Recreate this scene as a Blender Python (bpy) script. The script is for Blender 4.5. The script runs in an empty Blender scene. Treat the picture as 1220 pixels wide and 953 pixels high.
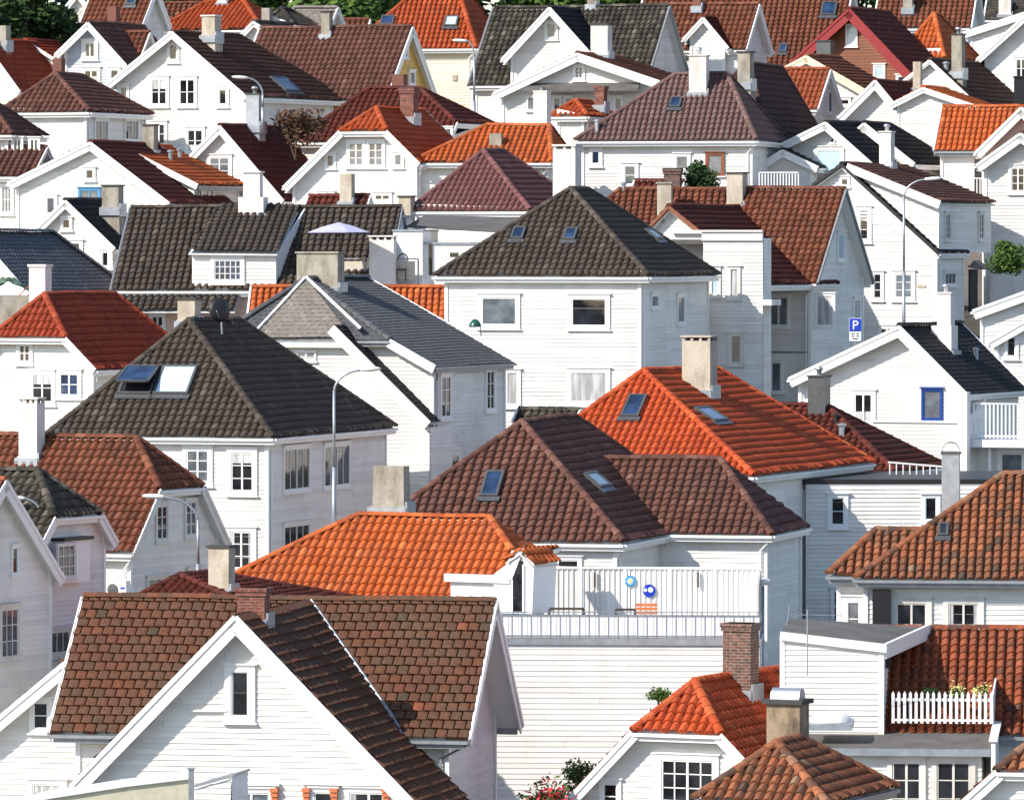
import bpy, bmesh, math, random
import numpy as np
from mathutils import Vector, Matrix
random.seed(7); rng = np.random.default_rng(7)
R = math.radians
sc = bpy.context.scene; col = sc.collection
# ---------------------------------------------------------------- camera, sky, sun, exposure
FPX, HOR = 8000.0, 290.0            # long lens; eye level lies in the middle of the hillside
PITCH = math.atan((476.5-HOR)/FPX)
cd = bpy.data.cameras.new('camera'); cam = bpy.data.objects.new('camera', cd); col.objects.link(cam)
cd.sensor_fit = 'HORIZONTAL'; cd.sensor_width = 36; cd.lens = 36*FPX/1220
cd.clip_start = 1; cd.clip_end = 8000
cam.location = (0, 0, 0); cam.rotation_euler = (R(90)-PITCH, 0, 0)
sc.camera = cam
SUN_AZ, SUN_EL = 57.0, 37.0         # degrees left of the line from the houses to the camera; height
tosun = Vector((-math.sin(R(SUN_AZ))*math.cos(R(SUN_EL)), -math.cos(R(SUN_AZ))*math.cos(R(SUN_EL)), math.sin(R(SUN_EL))))
w = bpy.data.worlds.new('World'); sc.world = w; w.use_nodes = True
nt = w.node_tree; bg = nt.nodes['Background']; sky = nt.nodes.new('ShaderNodeTexSky')
sky.sky_type = 'NISHITA'; sky.sun_disc = False; sky.sun_elevation = R(SUN_EL)
sky.sun_rotation = math.atan2(tosun.x, tosun.y); sky.air_density = 1.0; sky.dust_density = 0.6
nt.links.new(sky.outputs[0], bg.inputs[0]); bg.inputs[1].default_value = 0.15
sd = bpy.data.lights.new('sun', 'SUN'); sd.energy = 4.7; sd.angle = R(0.5); sd.color = (1, .925, .81)
so = bpy.data.objects.new('sun', sd); col.objects.link(so); so.location = (-60, -20, 80)
so.rotation_euler = (-tosun).to_track_quat('-Z', 'Y').to_euler()
vs = sc.view_settings; vs.view_transform = 'Standard'; vs.look = 'None'; vs.exposure = 0.50; vs.gamma = 1; vs.use_curve_mapping = False

# ---------------------------------------------------------------- materials
def nmat(name):
    m = bpy.data.materials.new(name); m.use_nodes = True
    n = m.node_tree.nodes; return m, m.node_tree, n['Principled BSDF']
def ramp(t, stops):
    r = t.nodes.new('ShaderNodeValToRGB'); e = r.color_ramp.elements
    while len(e) < len(stops): e.new(.5)
    for k, (p, c) in enumerate(stops): e[k].position = p; e[k].color = (*c, 1)
    return r
def noise(t, scale, detail=4, coord='Object', rough=.55, sc3=None):
    tc = t.nodes.new('ShaderNodeTexCoord'); n = t.nodes.new('ShaderNodeTexNoise')
    n.inputs['Scale'].default_value = scale; n.inputs['Detail'].default_value = detail; n.inputs['Roughness'].default_value = rough
    if sc3:
        mp = t.nodes.new('ShaderNodeMapping'); mp.inputs['Scale'].default_value = sc3
        t.links.new(tc.outputs[coord], mp.inputs[0]); t.links.new(mp.outputs[0], n.inputs[0])
    else: t.links.new(tc.outputs[coord], n.inputs[0])
    return n
def mix(t, a, b, fac, mode='MIX'):
    m = t.nodes.new('ShaderNodeMix'); m.data_type = 'RGBA'; m.blend_type = mode
    for s, v in ((m.inputs[6], a), (m.inputs[7], b), (m.inputs[0], fac)):
        if hasattr(v, 'links'): t.links.new(v, s)
        elif isinstance(v, tuple): s.default_value = (*v, 1)
        else: s.default_value = v
    return m.outputs[2]
def bump(t, b, h, dist=.01, st=.5):
    n = t.nodes.new('ShaderNodeBump'); n.inputs['Distance'].default_value = dist; n.inputs['Strength'].default_value = st
    t.links.new(h, n.inputs['Height']); t.links.new(n.outputs[0], b.inputs['Normal'])
def tile_mat(name, cols, stain=(.05,.045,.035), sfac=.35, rough=.75, spec=.22):
    """weathered roof covering; every tile has its own tint"""
    m, t, b = nmat(name)
    at = t.nodes.new('ShaderNodeAttribute'); at.attribute_name = 'tr'
    k = len(cols); r = ramp(t, [(i/(k-1) if k > 1 else 0, c) for i, c in enumerate([tuple(x*.93 for x in c_) for c_ in cols])])
    t.links.new(at.outputs['Fac'], r.inputs[0])
    n1 = noise(t, .55, 5); r1 = ramp(t, [(.42, (0,0,0)), (.68, (1,1,1))]); t.links.new(n1.outputs[0], r1.inputs[0])
    mm = t.nodes.new('ShaderNodeMath'); mm.operation = 'MULTIPLY'; mm.inputs[1].default_value = sfac
    t.links.new(r1.outputs[0], mm.inputs[0])
    c1 = mix(t, r.outputs[0], stain, mm.outputs[0])
    n2 = noise(t, 9, 3); r2 = ramp(t, [(.3, (.72,.72,.72)), (.7, (1.12,1.12,1.12))]); t.links.new(n2.outputs[0], r2.inputs[0])
    c2 = mix(t, c1, r2.outputs[0], 1.0, 'MULTIPLY')
    t.links.new(c2, b.inputs['Base Color']); b.inputs['Roughness'].default_value = rough
    b.inputs['Specular IOR Level'].default_value = spec
    bump(t, b, noise(t, 40, 2).outputs[0], .006, .5)
    return m
def paint_mat(name, c, dirt=(.45,.42,.36), fac=.25, rough=.55):
    """painted wood: board to board tint, faint grime and streaks"""
    m, t, b = nmat(name)
    at = t.nodes.new('ShaderNodeAttribute'); at.attribute_name = 'tr'
    r = ramp(t, [(0, tuple(x*.90 for x in c)), (.5, c), (1, tuple(min(1, x*1.03) for x in c))]); t.links.new(at.outputs['Fac'], r.inputs[0])
    n = noise(t, .8, 6, sc3=(1, 1, .5)); r1 = ramp(t, [(.48, (0,0,0)), (.8, (1,1,1))]); t.links.new(n.outputs[0], r1.inputs[0])
    n3 = noise(t, 3.0, 4, sc3=(3, 3, .25)); r3 = ramp(t, [(.58, (0,0,0)), (.78, (.35,.35,.35))]); t.links.new(n3.outputs[0], r3.inputs[0])
    ad = t.nodes.new('ShaderNodeMath'); ad.operation = 'ADD'; t.links.new(r1.outputs[0], ad.inputs[0]); t.links.new(r3.outputs[0], ad.inputs[1])
    mm = t.nodes.new('ShaderNodeMath'); mm.operation = 'MULTIPLY'; mm.inputs[1].default_value = fac; t.links.new(ad.outputs[0], mm.inputs[0])
    t.links.new(mix(t, r.outputs[0], dirt, mm.outputs[0]), b.inputs['Base Color'])
    b.inputs['Roughness'].default_value = rough; b.inputs['Specular IOR Level'].default_value = .3
    return m
def plain(name, c, rough=.5, metal=0, var=.15, scale=4, spec=.4):
    m, t, b = nmat(name)
    n = noise(t, scale, 5); r = ramp(t, [(.3, tuple(x*(1-var) for x in c)), (.7, tuple(min(1, x*(1+var)) for x in c))])
    t.links.new(n.outputs[0], r.inputs[0]); t.links.new(r.outputs[0], b.inputs['Base Color'])
    b.inputs['Roughness'].default_value = rough; b.inputs['Metallic'].default_value = metal; b.inputs['Specular IOR Level'].default_value = spec
    return m
def brick_mat(name, c1, c2, mortar):
    m, t, b = nmat(name)
    tc = t.nodes.new('ShaderNodeTexCoord'); sx = t.nodes.new('ShaderNodeSeparateXYZ'); t.links.new(tc.outputs['Object'], sx.inputs[0])
    ad = t.nodes.new('ShaderNodeMath'); t.links.new(sx.outputs[0], ad.inputs[0]); t.links.new(sx.outputs[1], ad.inputs[1])
    cx = t.nodes.new('ShaderNodeCombineXYZ'); t.links.new(ad.outputs[0], cx.inputs[0]); t.links.new(sx.outputs[2], cx.inputs[1])
    br = t.nodes.new('ShaderNodeTexBrick'); t.links.new(cx.outputs[0], br.inputs[0])
    br.inputs['Color1'].default_value = (*c1, 1); br.inputs['Color2'].default_value = (*c2, 1); br.inputs['Mortar'].default_value = (*mortar, 1)
    br.inputs['Scale'].default_value = 1; br.inputs['Brick Width'].default_value = .24; br.inputs['Row Height'].default_value = .085; br.inputs['Mortar Size'].default_value = .012
    n = noise(t, 6, 4); r = ramp(t, [(.35, (.55,.55,.55)), (.65, (1.1,1.1,1.1))]); t.links.new(n.outputs[0], r.inputs[0])
    t.links.new(mix(t, br.outputs[0], r.outputs[0], 1.0, 'MULTIPLY'), b.inputs['Base Color']); b.inputs['Roughness'].default_value = .85
    return m
def plaster_mat(name, c, stain, fac=.6):
    m, t, b = nmat(name)
    n = noise(t, 1.6, 6, sc3=(1.4, 1.4, .6)); r = ramp(t, [(.42, (0,0,0)), (.66, (fac,fac,fac))]); t.links.new(n.outputs[0], r.inputs[0])
    n2 = noise(t, 14, 4); r2 = ramp(t, [(.3, (.85,.85,.85)), (.7, (1.08,1.08,1.08))]); t.links.new(n2.outputs[0], r2.inputs[0])
    t.links.new(mix(t, mix(t, c, stain, r.outputs[0]), r2.outputs[0], 1.0, 'MULTIPLY'), b.inputs['Base Color'])
    b.inputs['Roughness'].default_value = .9; bump(t, b, n2.outputs[0], .02, .5)
    return m
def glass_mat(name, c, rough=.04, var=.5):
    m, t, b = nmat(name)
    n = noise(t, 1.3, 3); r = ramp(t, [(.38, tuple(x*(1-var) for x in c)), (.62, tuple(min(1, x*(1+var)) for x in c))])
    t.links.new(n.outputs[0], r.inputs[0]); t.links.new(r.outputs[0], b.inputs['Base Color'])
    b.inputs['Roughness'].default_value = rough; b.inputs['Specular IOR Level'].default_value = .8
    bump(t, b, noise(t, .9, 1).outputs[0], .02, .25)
    return m
def curtain_mat(name, c):
    m, t, b = nmat(name)
    tc = t.nodes.new('ShaderNodeTexCoord'); mp = t.nodes.new('ShaderNodeMapping'); mp.inputs['Scale'].default_value = (1, 1, .12)
    t.links.new(tc.outputs['Object'], mp.inputs[0]); n = t.nodes.new('ShaderNodeTexNoise'); n.inputs['Scale'].default_value = 6; n.inputs['Detail'].default_value = 2
    t.links.new(mp.outputs[0], n.inputs[0]); r = ramp(t, [(.36, tuple(x*.55 for x in c)), (.62, c)])
    t.links.new(n.outputs[0], r.inputs[0]); t.links.new(r.outputs[0], b.inputs['Base Color'])
    b.inputs['Roughness'].default_value = .6; b.inputs['Coat Weight'].default_value = .8; b.inputs['Coat Roughness'].default_value = .03
    return m
def leaf_mat(name, a, b_):
    m, t, b = nmat(name)
    at = t.nodes.new('ShaderNodeAttribute'); at.attribute_name = 'tr'
    r = ramp(t, [(0, a), (1, b_)]); t.links.new(at.outputs['Fac'], r.inputs[0]); t.links.new(r.outputs[0], b.inputs['Base Color'])
    b.inputs['Roughness'].default_value = .6; b.inputs['Specular IOR Level'].default_value = .2
    return m
T = {  # roof coverings
 'brown':  tile_mat('brown_concrete_tile', [(.08,.034,.026), (.118,.049,.037), (.145,.062,.046), (.20,.10,.075)], sfac=.2),
 'rust':   tile_mat('rust_brown_tile', [(.10,.033,.018), (.15,.047,.025), (.185,.06,.032), (.26,.10,.055)], sfac=.22),
 'redbrn': tile_mat('dark_red_tile', [(.07,.014,.009), (.10,.019,.012), (.135,.027,.017)], sfac=.25),
 'orange': tile_mat('orange_clay_tile', [(.37,.075,.018), (.46,.098,.022), (.50,.115,.028), (.60,.17,.05)], stain=(.2,.085,.05), sfac=.42),
 'redor':  tile_mat('red_orange_clay_tile', [(.36,.052,.014), (.44,.066,.017), (.49,.080,.022), (.56,.13,.04)], stain=(.22,.06,.035), sfac=.32),
 'clay':   tile_mat('worn_clay_tile', [(.10,.05,.035), (.23,.06,.026), (.31,.08,.033), (.42,.14,.06)], stain=(.12,.07,.05), sfac=.3),
 'oldclay':tile_mat('mossy_old_clay_tile', [(.075,.05,.036), (.19,.075,.040), (.27,.09,.042), (.36,.13,.06), (.26,.16,.10)], stain=(.09,.065,.045), sfac=.5),
 'shake':  tile_mat('weathered_flat_tile', [(.085,.055,.036), (.115,.055,.033), (.135,.056,.032), (.155,.058,.031), (.22,.075,.038)], stain=(.10,.078,.05), sfac=.5),
 'dark':   tile_mat('charcoal_tile', [(.042,.032,.025), (.058,.045,.036), (.072,.056,.045), (.11,.09,.072)], stain=(.085,.071,.06), sfac=.25),
 'black':  tile_mat('black_tile', [(.010,.010,.012), (.016,.016,.019), (.024,.024,.028)], stain=(.03,.03,.03), sfac=.2, rough=.7, spec=.2),
 'moss':   tile_mat('lichen_black_tile', [(.02,.018,.015), (.045,.04,.032), (.16,.14,.11)], stain=(.10,.09,.07), sfac=.5),
 'mauve':  tile_mat('faded_mauve_tile', [(.125,.072,.066), (.16,.094,.086), (.20,.118,.108)], stain=(.12,.08,.07), sfac=.3),
 'wine':   tile_mat('faded_wine_tile', [(.13,.052,.05), (.17,.07,.066), (.21,.092,.086)], stain=(.12,.08,.07), sfac=.3),
 'clayred':tile_mat('deep_red_tile', [(.22,.032,.013), (.29,.044,.017), (.36,.07,.026)], stain=(.16,.04,.025), sfac=.25),
 'redorb': tile_mat('deep_orange_tile', [(.31,.052,.015), (.39,.07,.02), (.46,.10,.03)], stain=(.22,.06,.03), sfac=.25),
 'orangeb':tile_mat('dull_orange_tile', [(.24,.055,.022), (.30,.07,.028), (.37,.09,.037)], sfac=.3),
 'dkbrown':tile_mat('very_dark_brown_tile', [(.055,.024,.017), (.08,.034,.024), (.105,.045,.032)], sfac=.2),
 'dkplum': tile_mat('dark_plum_tile', [(.05,.024,.022), (.075,.036,.033), (.10,.05,.045)], sfac=.2),
 'slate':  tile_mat('grey_slate', [(.07,.075,.085), (.09,.095,.105), (.115,.12,.13)], stain=(.07,.075,.08), sfac=.3, rough=.5),
 'bslate': tile_mat('blue_black_slate', [(.05,.056,.068), (.075,.082,.097), (.11,.12,.135)], stain=(.09,.10,.12), sfac=.35, rough=.45),
 'tslate': tile_mat('tan_slate', [(.17,.15,.135), (.22,.195,.175), (.26,.23,.21)], stain=(.14,.12,.09), sfac=.4, rough=.7),
}
W = {  # wall paints
 'white': paint_mat('white_painted_boards', (.77,.75,.715), fac=.38),
 'old':   paint_mat('old_white_painted_boards', (.74,.73,.70), dirt=(.4,.36,.28), fac=.42),
 'cream': paint_mat('cream_painted_boards', (.76,.70,.55), fac=.2),
 'yellow':paint_mat('yellow_painted_boards', (.72,.46,.13), fac=.15),
 'grey':  paint_mat('pale_blue_grey_boards', (.50,.54,.60), fac=.12),
 'barn':  paint_mat('brown_stained_boards', (.21,.065,.024), dirt=(.06,.03,.02), fac=.5),
 'pink':  paint_mat('pale_pink_boards', (.72,.52,.44), fac=.2),
}
M = {
 'trim':  paint_mat('white_gloss_trim', (.82,.82,.81), fac=.08, rough=.35),
 'oldtrim': paint_mat('chipped_white_trim', (.72,.70,.66), dirt=(.3,.24,.17), fac=.5),
 'creamtrim': paint_mat('cream_trim', (.78,.68,.47), fac=.1),
 'redtrim': paint_mat('red_trim', (.26,.028,.03), fac=.1, dirt=(.2,.03,.03)),
 'blktrim': plain('black_trim', (.02,.02,.022), .5),
 'greytrim': plain('grey_zinc_trim', (.28,.30,.32), .45, .3),
 'bluetrim': plain('blue_window_paint', (.012,.05,.24), .35, var=.08),
 'ltblue': plain('sky_blue_window_paint', (.09,.25,.44), .4, var=.08),
 'browntrim': plain('brown_window_paint', (.22,.08,.04), .45),
 'glass': glass_mat('dark_window_glass', (.016,.018,.022)),
 'gblue': glass_mat('blue_painted_reflection_glass', (.018,.04,.095)),  # blue base colour is a painted sky reflection
 'gsky':  glass_mat('pale_painted_reflection_glass', (.46,.62,.74), .08, .12),  # sky reflection put into the pale pane colour; also colours the ornament ring
 'ggrey': glass_mat('grey_window_glass', (.13,.15,.17), .06, .35),
 'curt':  curtain_mat('white_curtain_behind_glass', (.55,.56,.56)),
 'blind': plain('drawn_blind', (.42,.30,.25), .6, var=.1),
 'plaster': plaster_mat('white_chimney_plaster', (.74,.70,.66), (.42,.36,.31), .5),
 'beige': plaster_mat('beige_chimney_plaster', (.50,.44,.36), (.30,.24,.18), .7),
 'conc':  plaster_mat('grey_chimney_concrete', (.36,.33,.28), (.15,.13,.10), .8),
 'lichen': plaster_mat('stained_old_plaster', (.30,.23,.155), (.07,.045,.03), 1.0),
 'rosepl': plaster_mat('whitewashed_plaster', (.76,.72,.69), (.55,.48,.44), .4),
 'sheet': plain('dark_sheet_metal', (.10,.105,.11), .45, .4),
 'zinc':  plain('bright_zinc', (.55,.57,.60), .35, .8),
 'steel': plain('galvanised_steel', (.36,.39,.43), .45, .6),
 'brick': brick_mat('red_brick', (.26,.06,.035), (.18,.045,.03), (.20,.15,.12)),
 'oldbrick': brick_mat('sooty_brick', (.20,.075,.05), (.09,.045,.035), (.22,.19,.16)),
 'felt':  plain('grey_roofing_felt', (.10,.095,.09), .9, var=.25, scale=1.2),
 'cap':   plain('dark_chimney_cap', (.05,.05,.05), .8),
 'ground': plain('asphalt_and_yards', (.055,.055,.052), .95, var=.4, scale=.3),
 'bark':  plain('bark', (.09,.065,.045), .9),
 'leafd': leaf_mat('dark_green_leaves', (.012,.03,.010), (.045,.085,.022)),
 'leaf':  leaf_mat('green_leaves', (.03,.065,.012), (.10,.17,.035)),
 'leafb': leaf_mat('bronze_leaves', (.06,.035,.02), (.16,.09,.05)),
 'red':   leaf_mat('pink_red_petals', (.45,.01,.03), (.75,.03,.09)),
 'yellow': leaf_mat('yellow_petals', (.6,.5,.12), (.8,.74,.35)),
 'orangew': plain('orange_stained_wood', (.55,.16,.06), .6),
 'dwood': plain('dark_wood', (.05,.04,.035), .7),
 'lav':   plain('lavender_canvas', (.42,.42,.58), .8, var=.08),
 'blue':  plain('blue_enamel', (.01,.04,.42), .3, var=.05),
 'cyan':  plain('turquoise_enamel', (.03,.30,.62), .3, var=.1),
 'signw': plain('white_enamel', (.82,.82,.82), .3, var=.03),
 'canv':  plain('beige_canvas_screen', (.55,.50,.42), .7, var=.15),
 'acrylic': plain('frosted_white_plastic', (.74,.74,.71), .35, var=.1),
 'limew': plain('cream_render', (.60,.56,.42), .8, var=.12),
 'redchim': plaster_mat('red_brown_chimney_render', (.19,.075,.055), (.09,.05,.04), .6),
 'tarp': plain('green_tarpaulin', (.08,.13,.09), .6, var=.3),
 'copper': plain('green_lamp_enamel', (.02,.08,.06), .3),
 'door_and_dark': plain('black_door_paint_and_dark_interior', (.012,.012,.014), .5),  # doors and cabinet; also paints the dark inside of the open skylight
}
# ---------------------------------------------------------------- mesh helpers
def link(name, me, mat, parent=None):
    if mat is not None and not me.materials: me.materials.append(mat)
    o = bpy.data.objects.new(name, me); col.objects.link(o)
    if parent is not None: o.parent = parent
    return o
def tag(o, label=None, cat=None, group=None, kind=None):
    if label: o['label'] = label
    if cat: o['category'] = cat
    if group: o['group'] = group
    if kind: o['kind'] = kind
    return o
class MB:
    def __init__(s): s.v = []; s.f = []; s.tr = []
    def add(s, vs, fs, tr=None):
        b = len(s.v); s.v += [tuple(v) for v in vs]; s.f += [tuple(i+b for i in f) for f in fs]
        s.tr += [random.random() if tr is None else tr]*len(fs)
    def box(s, x0, x1, y0, y1, z0, z1, taper=0):
        t = taper
        s.add([(x0,y0,z0),(x1,y0,z0),(x1,y1,z0),(x0,y1,z0),(x0+t,y0+t,z1),(x1-t,y0+t,z1),(x1-t,y1-t,z1),(x0+t,y1-t,z1)],
              [(3,2,1,0),(4,5,6,7),(0,1,5,4),(1,2,6,5),(2,3,7,6),(3,0,4,7)], .5)
    def beam(s, P, Q, a, b, A, B_):
        """bar from P to Q, section spanned by a (offsets A[0]..A[1]) and b (offsets B_[0]..B_[1])"""
        P, Q, a, b = Vector(P), Vector(Q), Vector(a), Vector(b)
        v = [X + a*i + b*j for X in (P, Q) for i, j in ((A[0],B_[0]),(A[1],B_[0]),(A[1],B_[1]),(A[0],B_[1]))]
        s.add(v, [(0,1,2,3),(7,6,5,4),(0,4,5,1),(1,5,6,2),(2,6,7,3),(3,7,4,0)], .5)
    def tube(s, pts, r, n=8, r2=None, cap=True):
        pts = [Vector(p) for p in pts]; rings = []
        for i, p in enumerate(pts):
            d = (pts[min(i+1, len(pts)-1)] - pts[max(i-1, 0)]).normalized()
            u = d.cross(Vector((0,0,1)));
            if u.length < .05: u = d.cross(Vector((1,0,0)))
            u.normalize(); w_ = d.cross(u)
            rr = r if r2 is None else r + (r2-r)*i/(len(pts)-1)
            rings.append([p + (u*math.cos(2*math.pi*k/n) + w_*math.sin(2*math.pi*k/n))*rr for k in range(n)])
        vs = [v for g in rings for v in g]; fs = []
        for i in range(len(pts)-1):
            for k in range(n): fs.append((i*n+k, i*n+(k+1)%n, (i+1)*n+(k+1)%n, (i+1)*n+k))
        if cap: fs += [tuple(range(n))[::-1], tuple(range((len(pts)-1)*n, len(pts)*n))]
        s.add(vs, fs, .5)
    def lathe(s, prof, c=(0,0,0), n=16):
        vs = []; fs = []
        for r_, z in prof:
            for k in range(n): vs.append((c[0]+r_*math.cos(2*math.pi*k/n), c[1]+r_*math.sin(2*math.pi*k/n), c[2]+z))
        for i in range(len(prof)-1):
            for k in range(n): fs.append((i*n+k, i*n+(k+1)%n, (i+1)*n+(k+1)%n, (i+1)*n+k))
        fs.append(tuple(range((len(prof)-1)*n, len(prof)*n)))
        s.add(vs, fs, .5)
    def prism(s, poly, d):
        """closed slab from a planar polygon, extruded by vector d"""
        n = len(poly); d = Vector(d); P = [Vector(p) for p in poly]
        s.add(P + [p+d for p in P], [tuple(range(n))[::-1], tuple(range(n, 2*n))] + [(i, (i+1)%n, n+(i+1)%n, n+i) for i in range(n)], .5)
    def build(s, name, mat, parent=None, smooth=False):
        me = bpy.data.meshes.new(name); me.from_pydata(s.v, [], s.f)
        a = me.attributes.new('tr', 'FLOAT', 'FACE'); a.data.foreach_set('value', s.tr)
        if smooth: me.polygons.foreach_set('use_smooth', [True]*len(s.f))
        me.update(); return link(name, me, mat, parent)
KIND = {  # tile width, course height, profile (fraction, height), step, samples
 'pan':  dict(w=.30, c=.35, prof=[(0,-.035),(.06,-.035),(.14,-.004),(.28,.018),(.45,.044),(.62,.058),(.84,.054),(.89,-.035)], step=.05, jit=.005),
 'pans': dict(w=.27, c=.385, prof=[(0,-.035),(.07,-.035),(.16,-.002),(.35,.032),(.58,.060),(.82,.056),(.88,-.035)], step=.045, jit=.004),
 'old':  dict(w=.27, c=.34, prof=[(0,-.04),(.07,-.04),(.14,.0),(.26,.027),(.42,.058),(.60,.074),(.80,.068),(.87,-.04)], step=.052, jit=.013),
 'flat': dict(w=.325, c=.325, prof=[(0,-.045),(.12,-.045),(.13,.03),(.3,.036),(.8,.022),(.985,.004)], step=.062, jit=.010, alt=.5),
 'slate':dict(w=.30, c=.22, prof=[(0,-.014),(.07,-.014),(.08,.006)], step=.02, jit=.003, alt=.5),
}
def grid_bm(bm, poly, kind, lay):
    """cover the planar convex polygon with tile courses and clip them to it"""
    P = [Vector(p) for p in poly]
    nrm = Vector((0,0,0))
    for i in range(len(P)): nrm += (P[i]-P[0]).cross(P[(i+1)%len(P)]-P[0])
    nrm.normalize()
    if nrm.z < 0: nrm = -nrm; P = P[::-1]
    t = Vector((0,0,1)) - nrm*nrm.z; t.normalize(); s = t.cross(nrm)
    O = P[0]; st = [((p-O).dot(s), (p-O).dot(t)) for p in P]
    s0, s1 = min(a for a, b in st), max(a for a, b in st); t0, t1 = min(b for a, b in st), max(b for a, b in st)
    K = KIND[kind]; w_, c_ = K['w'], K['c']; nc = int(math.ceil((t1-t0)/c_))
    tmp = bmesh.new(); la = tmp.faces.layers.float.new('tr')
    for r_ in range(nc):
        ta, tb = t0 + r_*c_, t0 + (r_+1)*c_
        # s range of the polygon in this course
        xs = []
        for i in range(len(st)):
            (a0, b0), (a1, b1) = st[i], st[(i+1) % len(st)]
            for a, b in ((a0,b0),(a1,b1)):
                if ta-.01 <= b <= tb+.01: xs.append(a)
            for tt in (ta, tb):
                if (b0-tt)*(b1-tt) < 0: xs.append(a0+(a1-a0)*(tt-b0)/(b1-b0))
        if not xs: continue
        off = (K.get('alt', 0)*(r_ % 2))*w_
        k0 = int(math.floor((min(xs)-s0-off)/w_)); k1 = int(math.ceil((max(xs)-s0-off)/w_))
        for k in range(k0, k1):
            j1 = random.uniform(-1, 1)*K['jit']; j2 = random.uniform(-1, 1)*K['jit']; tv = min(.8, max(.08, random.gauss(.42,.16))); q_ = random.random()
            if q_ < .014: tv = 1.0; j1 *= 2
            elif q_ < .03: tv = 0.0
            pr = K['prof'] + [(1, K['prof'][0][1])]
            rows = []
            for (tt, hh, jj) in ((ta, -.03, 0), (ta, K['step'], j1), (tb+.01, 0, j2*.3)):
                rows.append([tmp.verts.new(O + s*(s0+off+(k+f)*w_) + t*(tt + (j1*.8 if jj else 0)) + nrm*((h+hh+jj) if hh > -.03 else -.02)) for f, h in pr])
            for a in (0, 1):
                for q in range(len(pr)-1):
                    f = tmp.faces.new((rows[a][q], rows[a][q+1], rows[a+1][q+1], rows[a+1][q])); f[la] = tv; f.smooth = (a == 1 and kind in ('pan', 'pans', 'old'))
    for i in range(len(P)):
        a, b = P[i], P[(i+1) % len(P)]
        if (b-a).length < 1e-4: continue
        out = (b-a).cross(nrm).normalized()
        bmesh.ops.bisect_plane(tmp, geom=tmp.verts[:]+tmp.edges[:]+tmp.faces[:], plane_co=a, plane_no=out, clear_outer=True, dist=1e-5)
    me = bpy.data.meshes.new('t'); tmp.to_mesh(me); tmp.free(); bm.from_mesh(me); bpy.data.meshes.remove(me)
def boards_bm(bm, poly, nrm, step=.155, lap=.031, vertical=False):
    """lap siding on a vertical convex polygon whose outside is nrm"""
    P = [Vector(p) for p in poly]; nrm = Vector(nrm).normalized()
    t = Vector((0,0,1)); s = t.cross(nrm); O = P[0]
    if vertical: s, t = t, s
    n2 = Vector((0,0,0))
    for i in range(len(P)): n2 += (P[i]-P[0]).cross(P[(i+1)%len(P)]-P[0])
    if n2.dot(nrm) < 0: P = P[::-1]
    st = [((p-O).dot(s), (p-O).dot(t)) for p in P]
    s0, s1 = min(a for a, b in st)-.01, max(a for a, b in st)+.01; t0, t1 = min(b for a, b in st), max(b for a, b in st)
    tmp = bmesh.new(); la = tmp.faces.layers.float.new('tr')
    n = int(math.ceil((t1-t0)/step))
    for k in range(n):
        a, b = t0+k*step, t0+(k+1)*step
        if vertical: prof = [(a, 0), (a, lap), (a+step*.38, lap), (a+step*.38, 0), (b, 0)]
        else: prof = [(a, .004), (a, lap), (b, .004)]
        cuts = [s0]
        while not vertical and cuts[-1] + 5.5 < s1: cuts.append(cuts[-1] + random.uniform(2.2, 5.0))
        cuts.append(s1)
        for xa, xb in zip(cuts, cuts[1:]):
            tv = random.random(); jj = random.uniform(-.003, .004)
            vs = [[tmp.verts.new(O + s*x + t*q + nrm*(h + (jj if h > .01 else 0))) for x in (xa, xb - (.007 if xb < s1 else 0))] for q, h in prof]
            for i in range(len(vs)-1):
                f = tmp.faces.new((vs[i][0], vs[i][1], vs[i+1][1], vs[i+1][0])); f[la] = tv
    for i in range(len(P)):
        a, b = P[i], P[(i+1) % len(P)]
        if (b-a).length < 1e-4: continue
        out = (b-a).cross(nrm).normalized()
        bmesh.ops.bisect_plane(tmp, geom=tmp.verts[:]+tmp.edges[:]+tmp.faces[:], plane_co=a, plane_no=out, clear_outer=True, dist=1e-5)
    bmesh.ops.recalc_face_normals(tmp, faces=[]) if False else None
    me = bpy.data.meshes.new('t'); tmp.to_mesh(me); tmp.free(); bm.from_mesh(me); bpy.data.meshes.remove(me)
GP = [(0,-24),(150,-24),(182,-20),(205,-18.8),(240,-14.5),(273,-11),(292,-9),(308,-5.5),(330,-1.5),(350,2),(380,7),(460,14),(1500,25),(6000,25)]
def ground_z(y): return float(np.interp(y, [p[0] for p in GP], [p[1] for p in GP]))
CP, SP = math.cos(PITCH), math.sin(PITCH)
def ray(u, v):
    xc = (u-610)/FPX; yc = (476.5-v)/FPX
    return Vector((xc, CP+yc*SP, -SP+yc*CP))
def at(u, v, D): r_ = ray(u, v); return r_*(D/r_.y)

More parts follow.
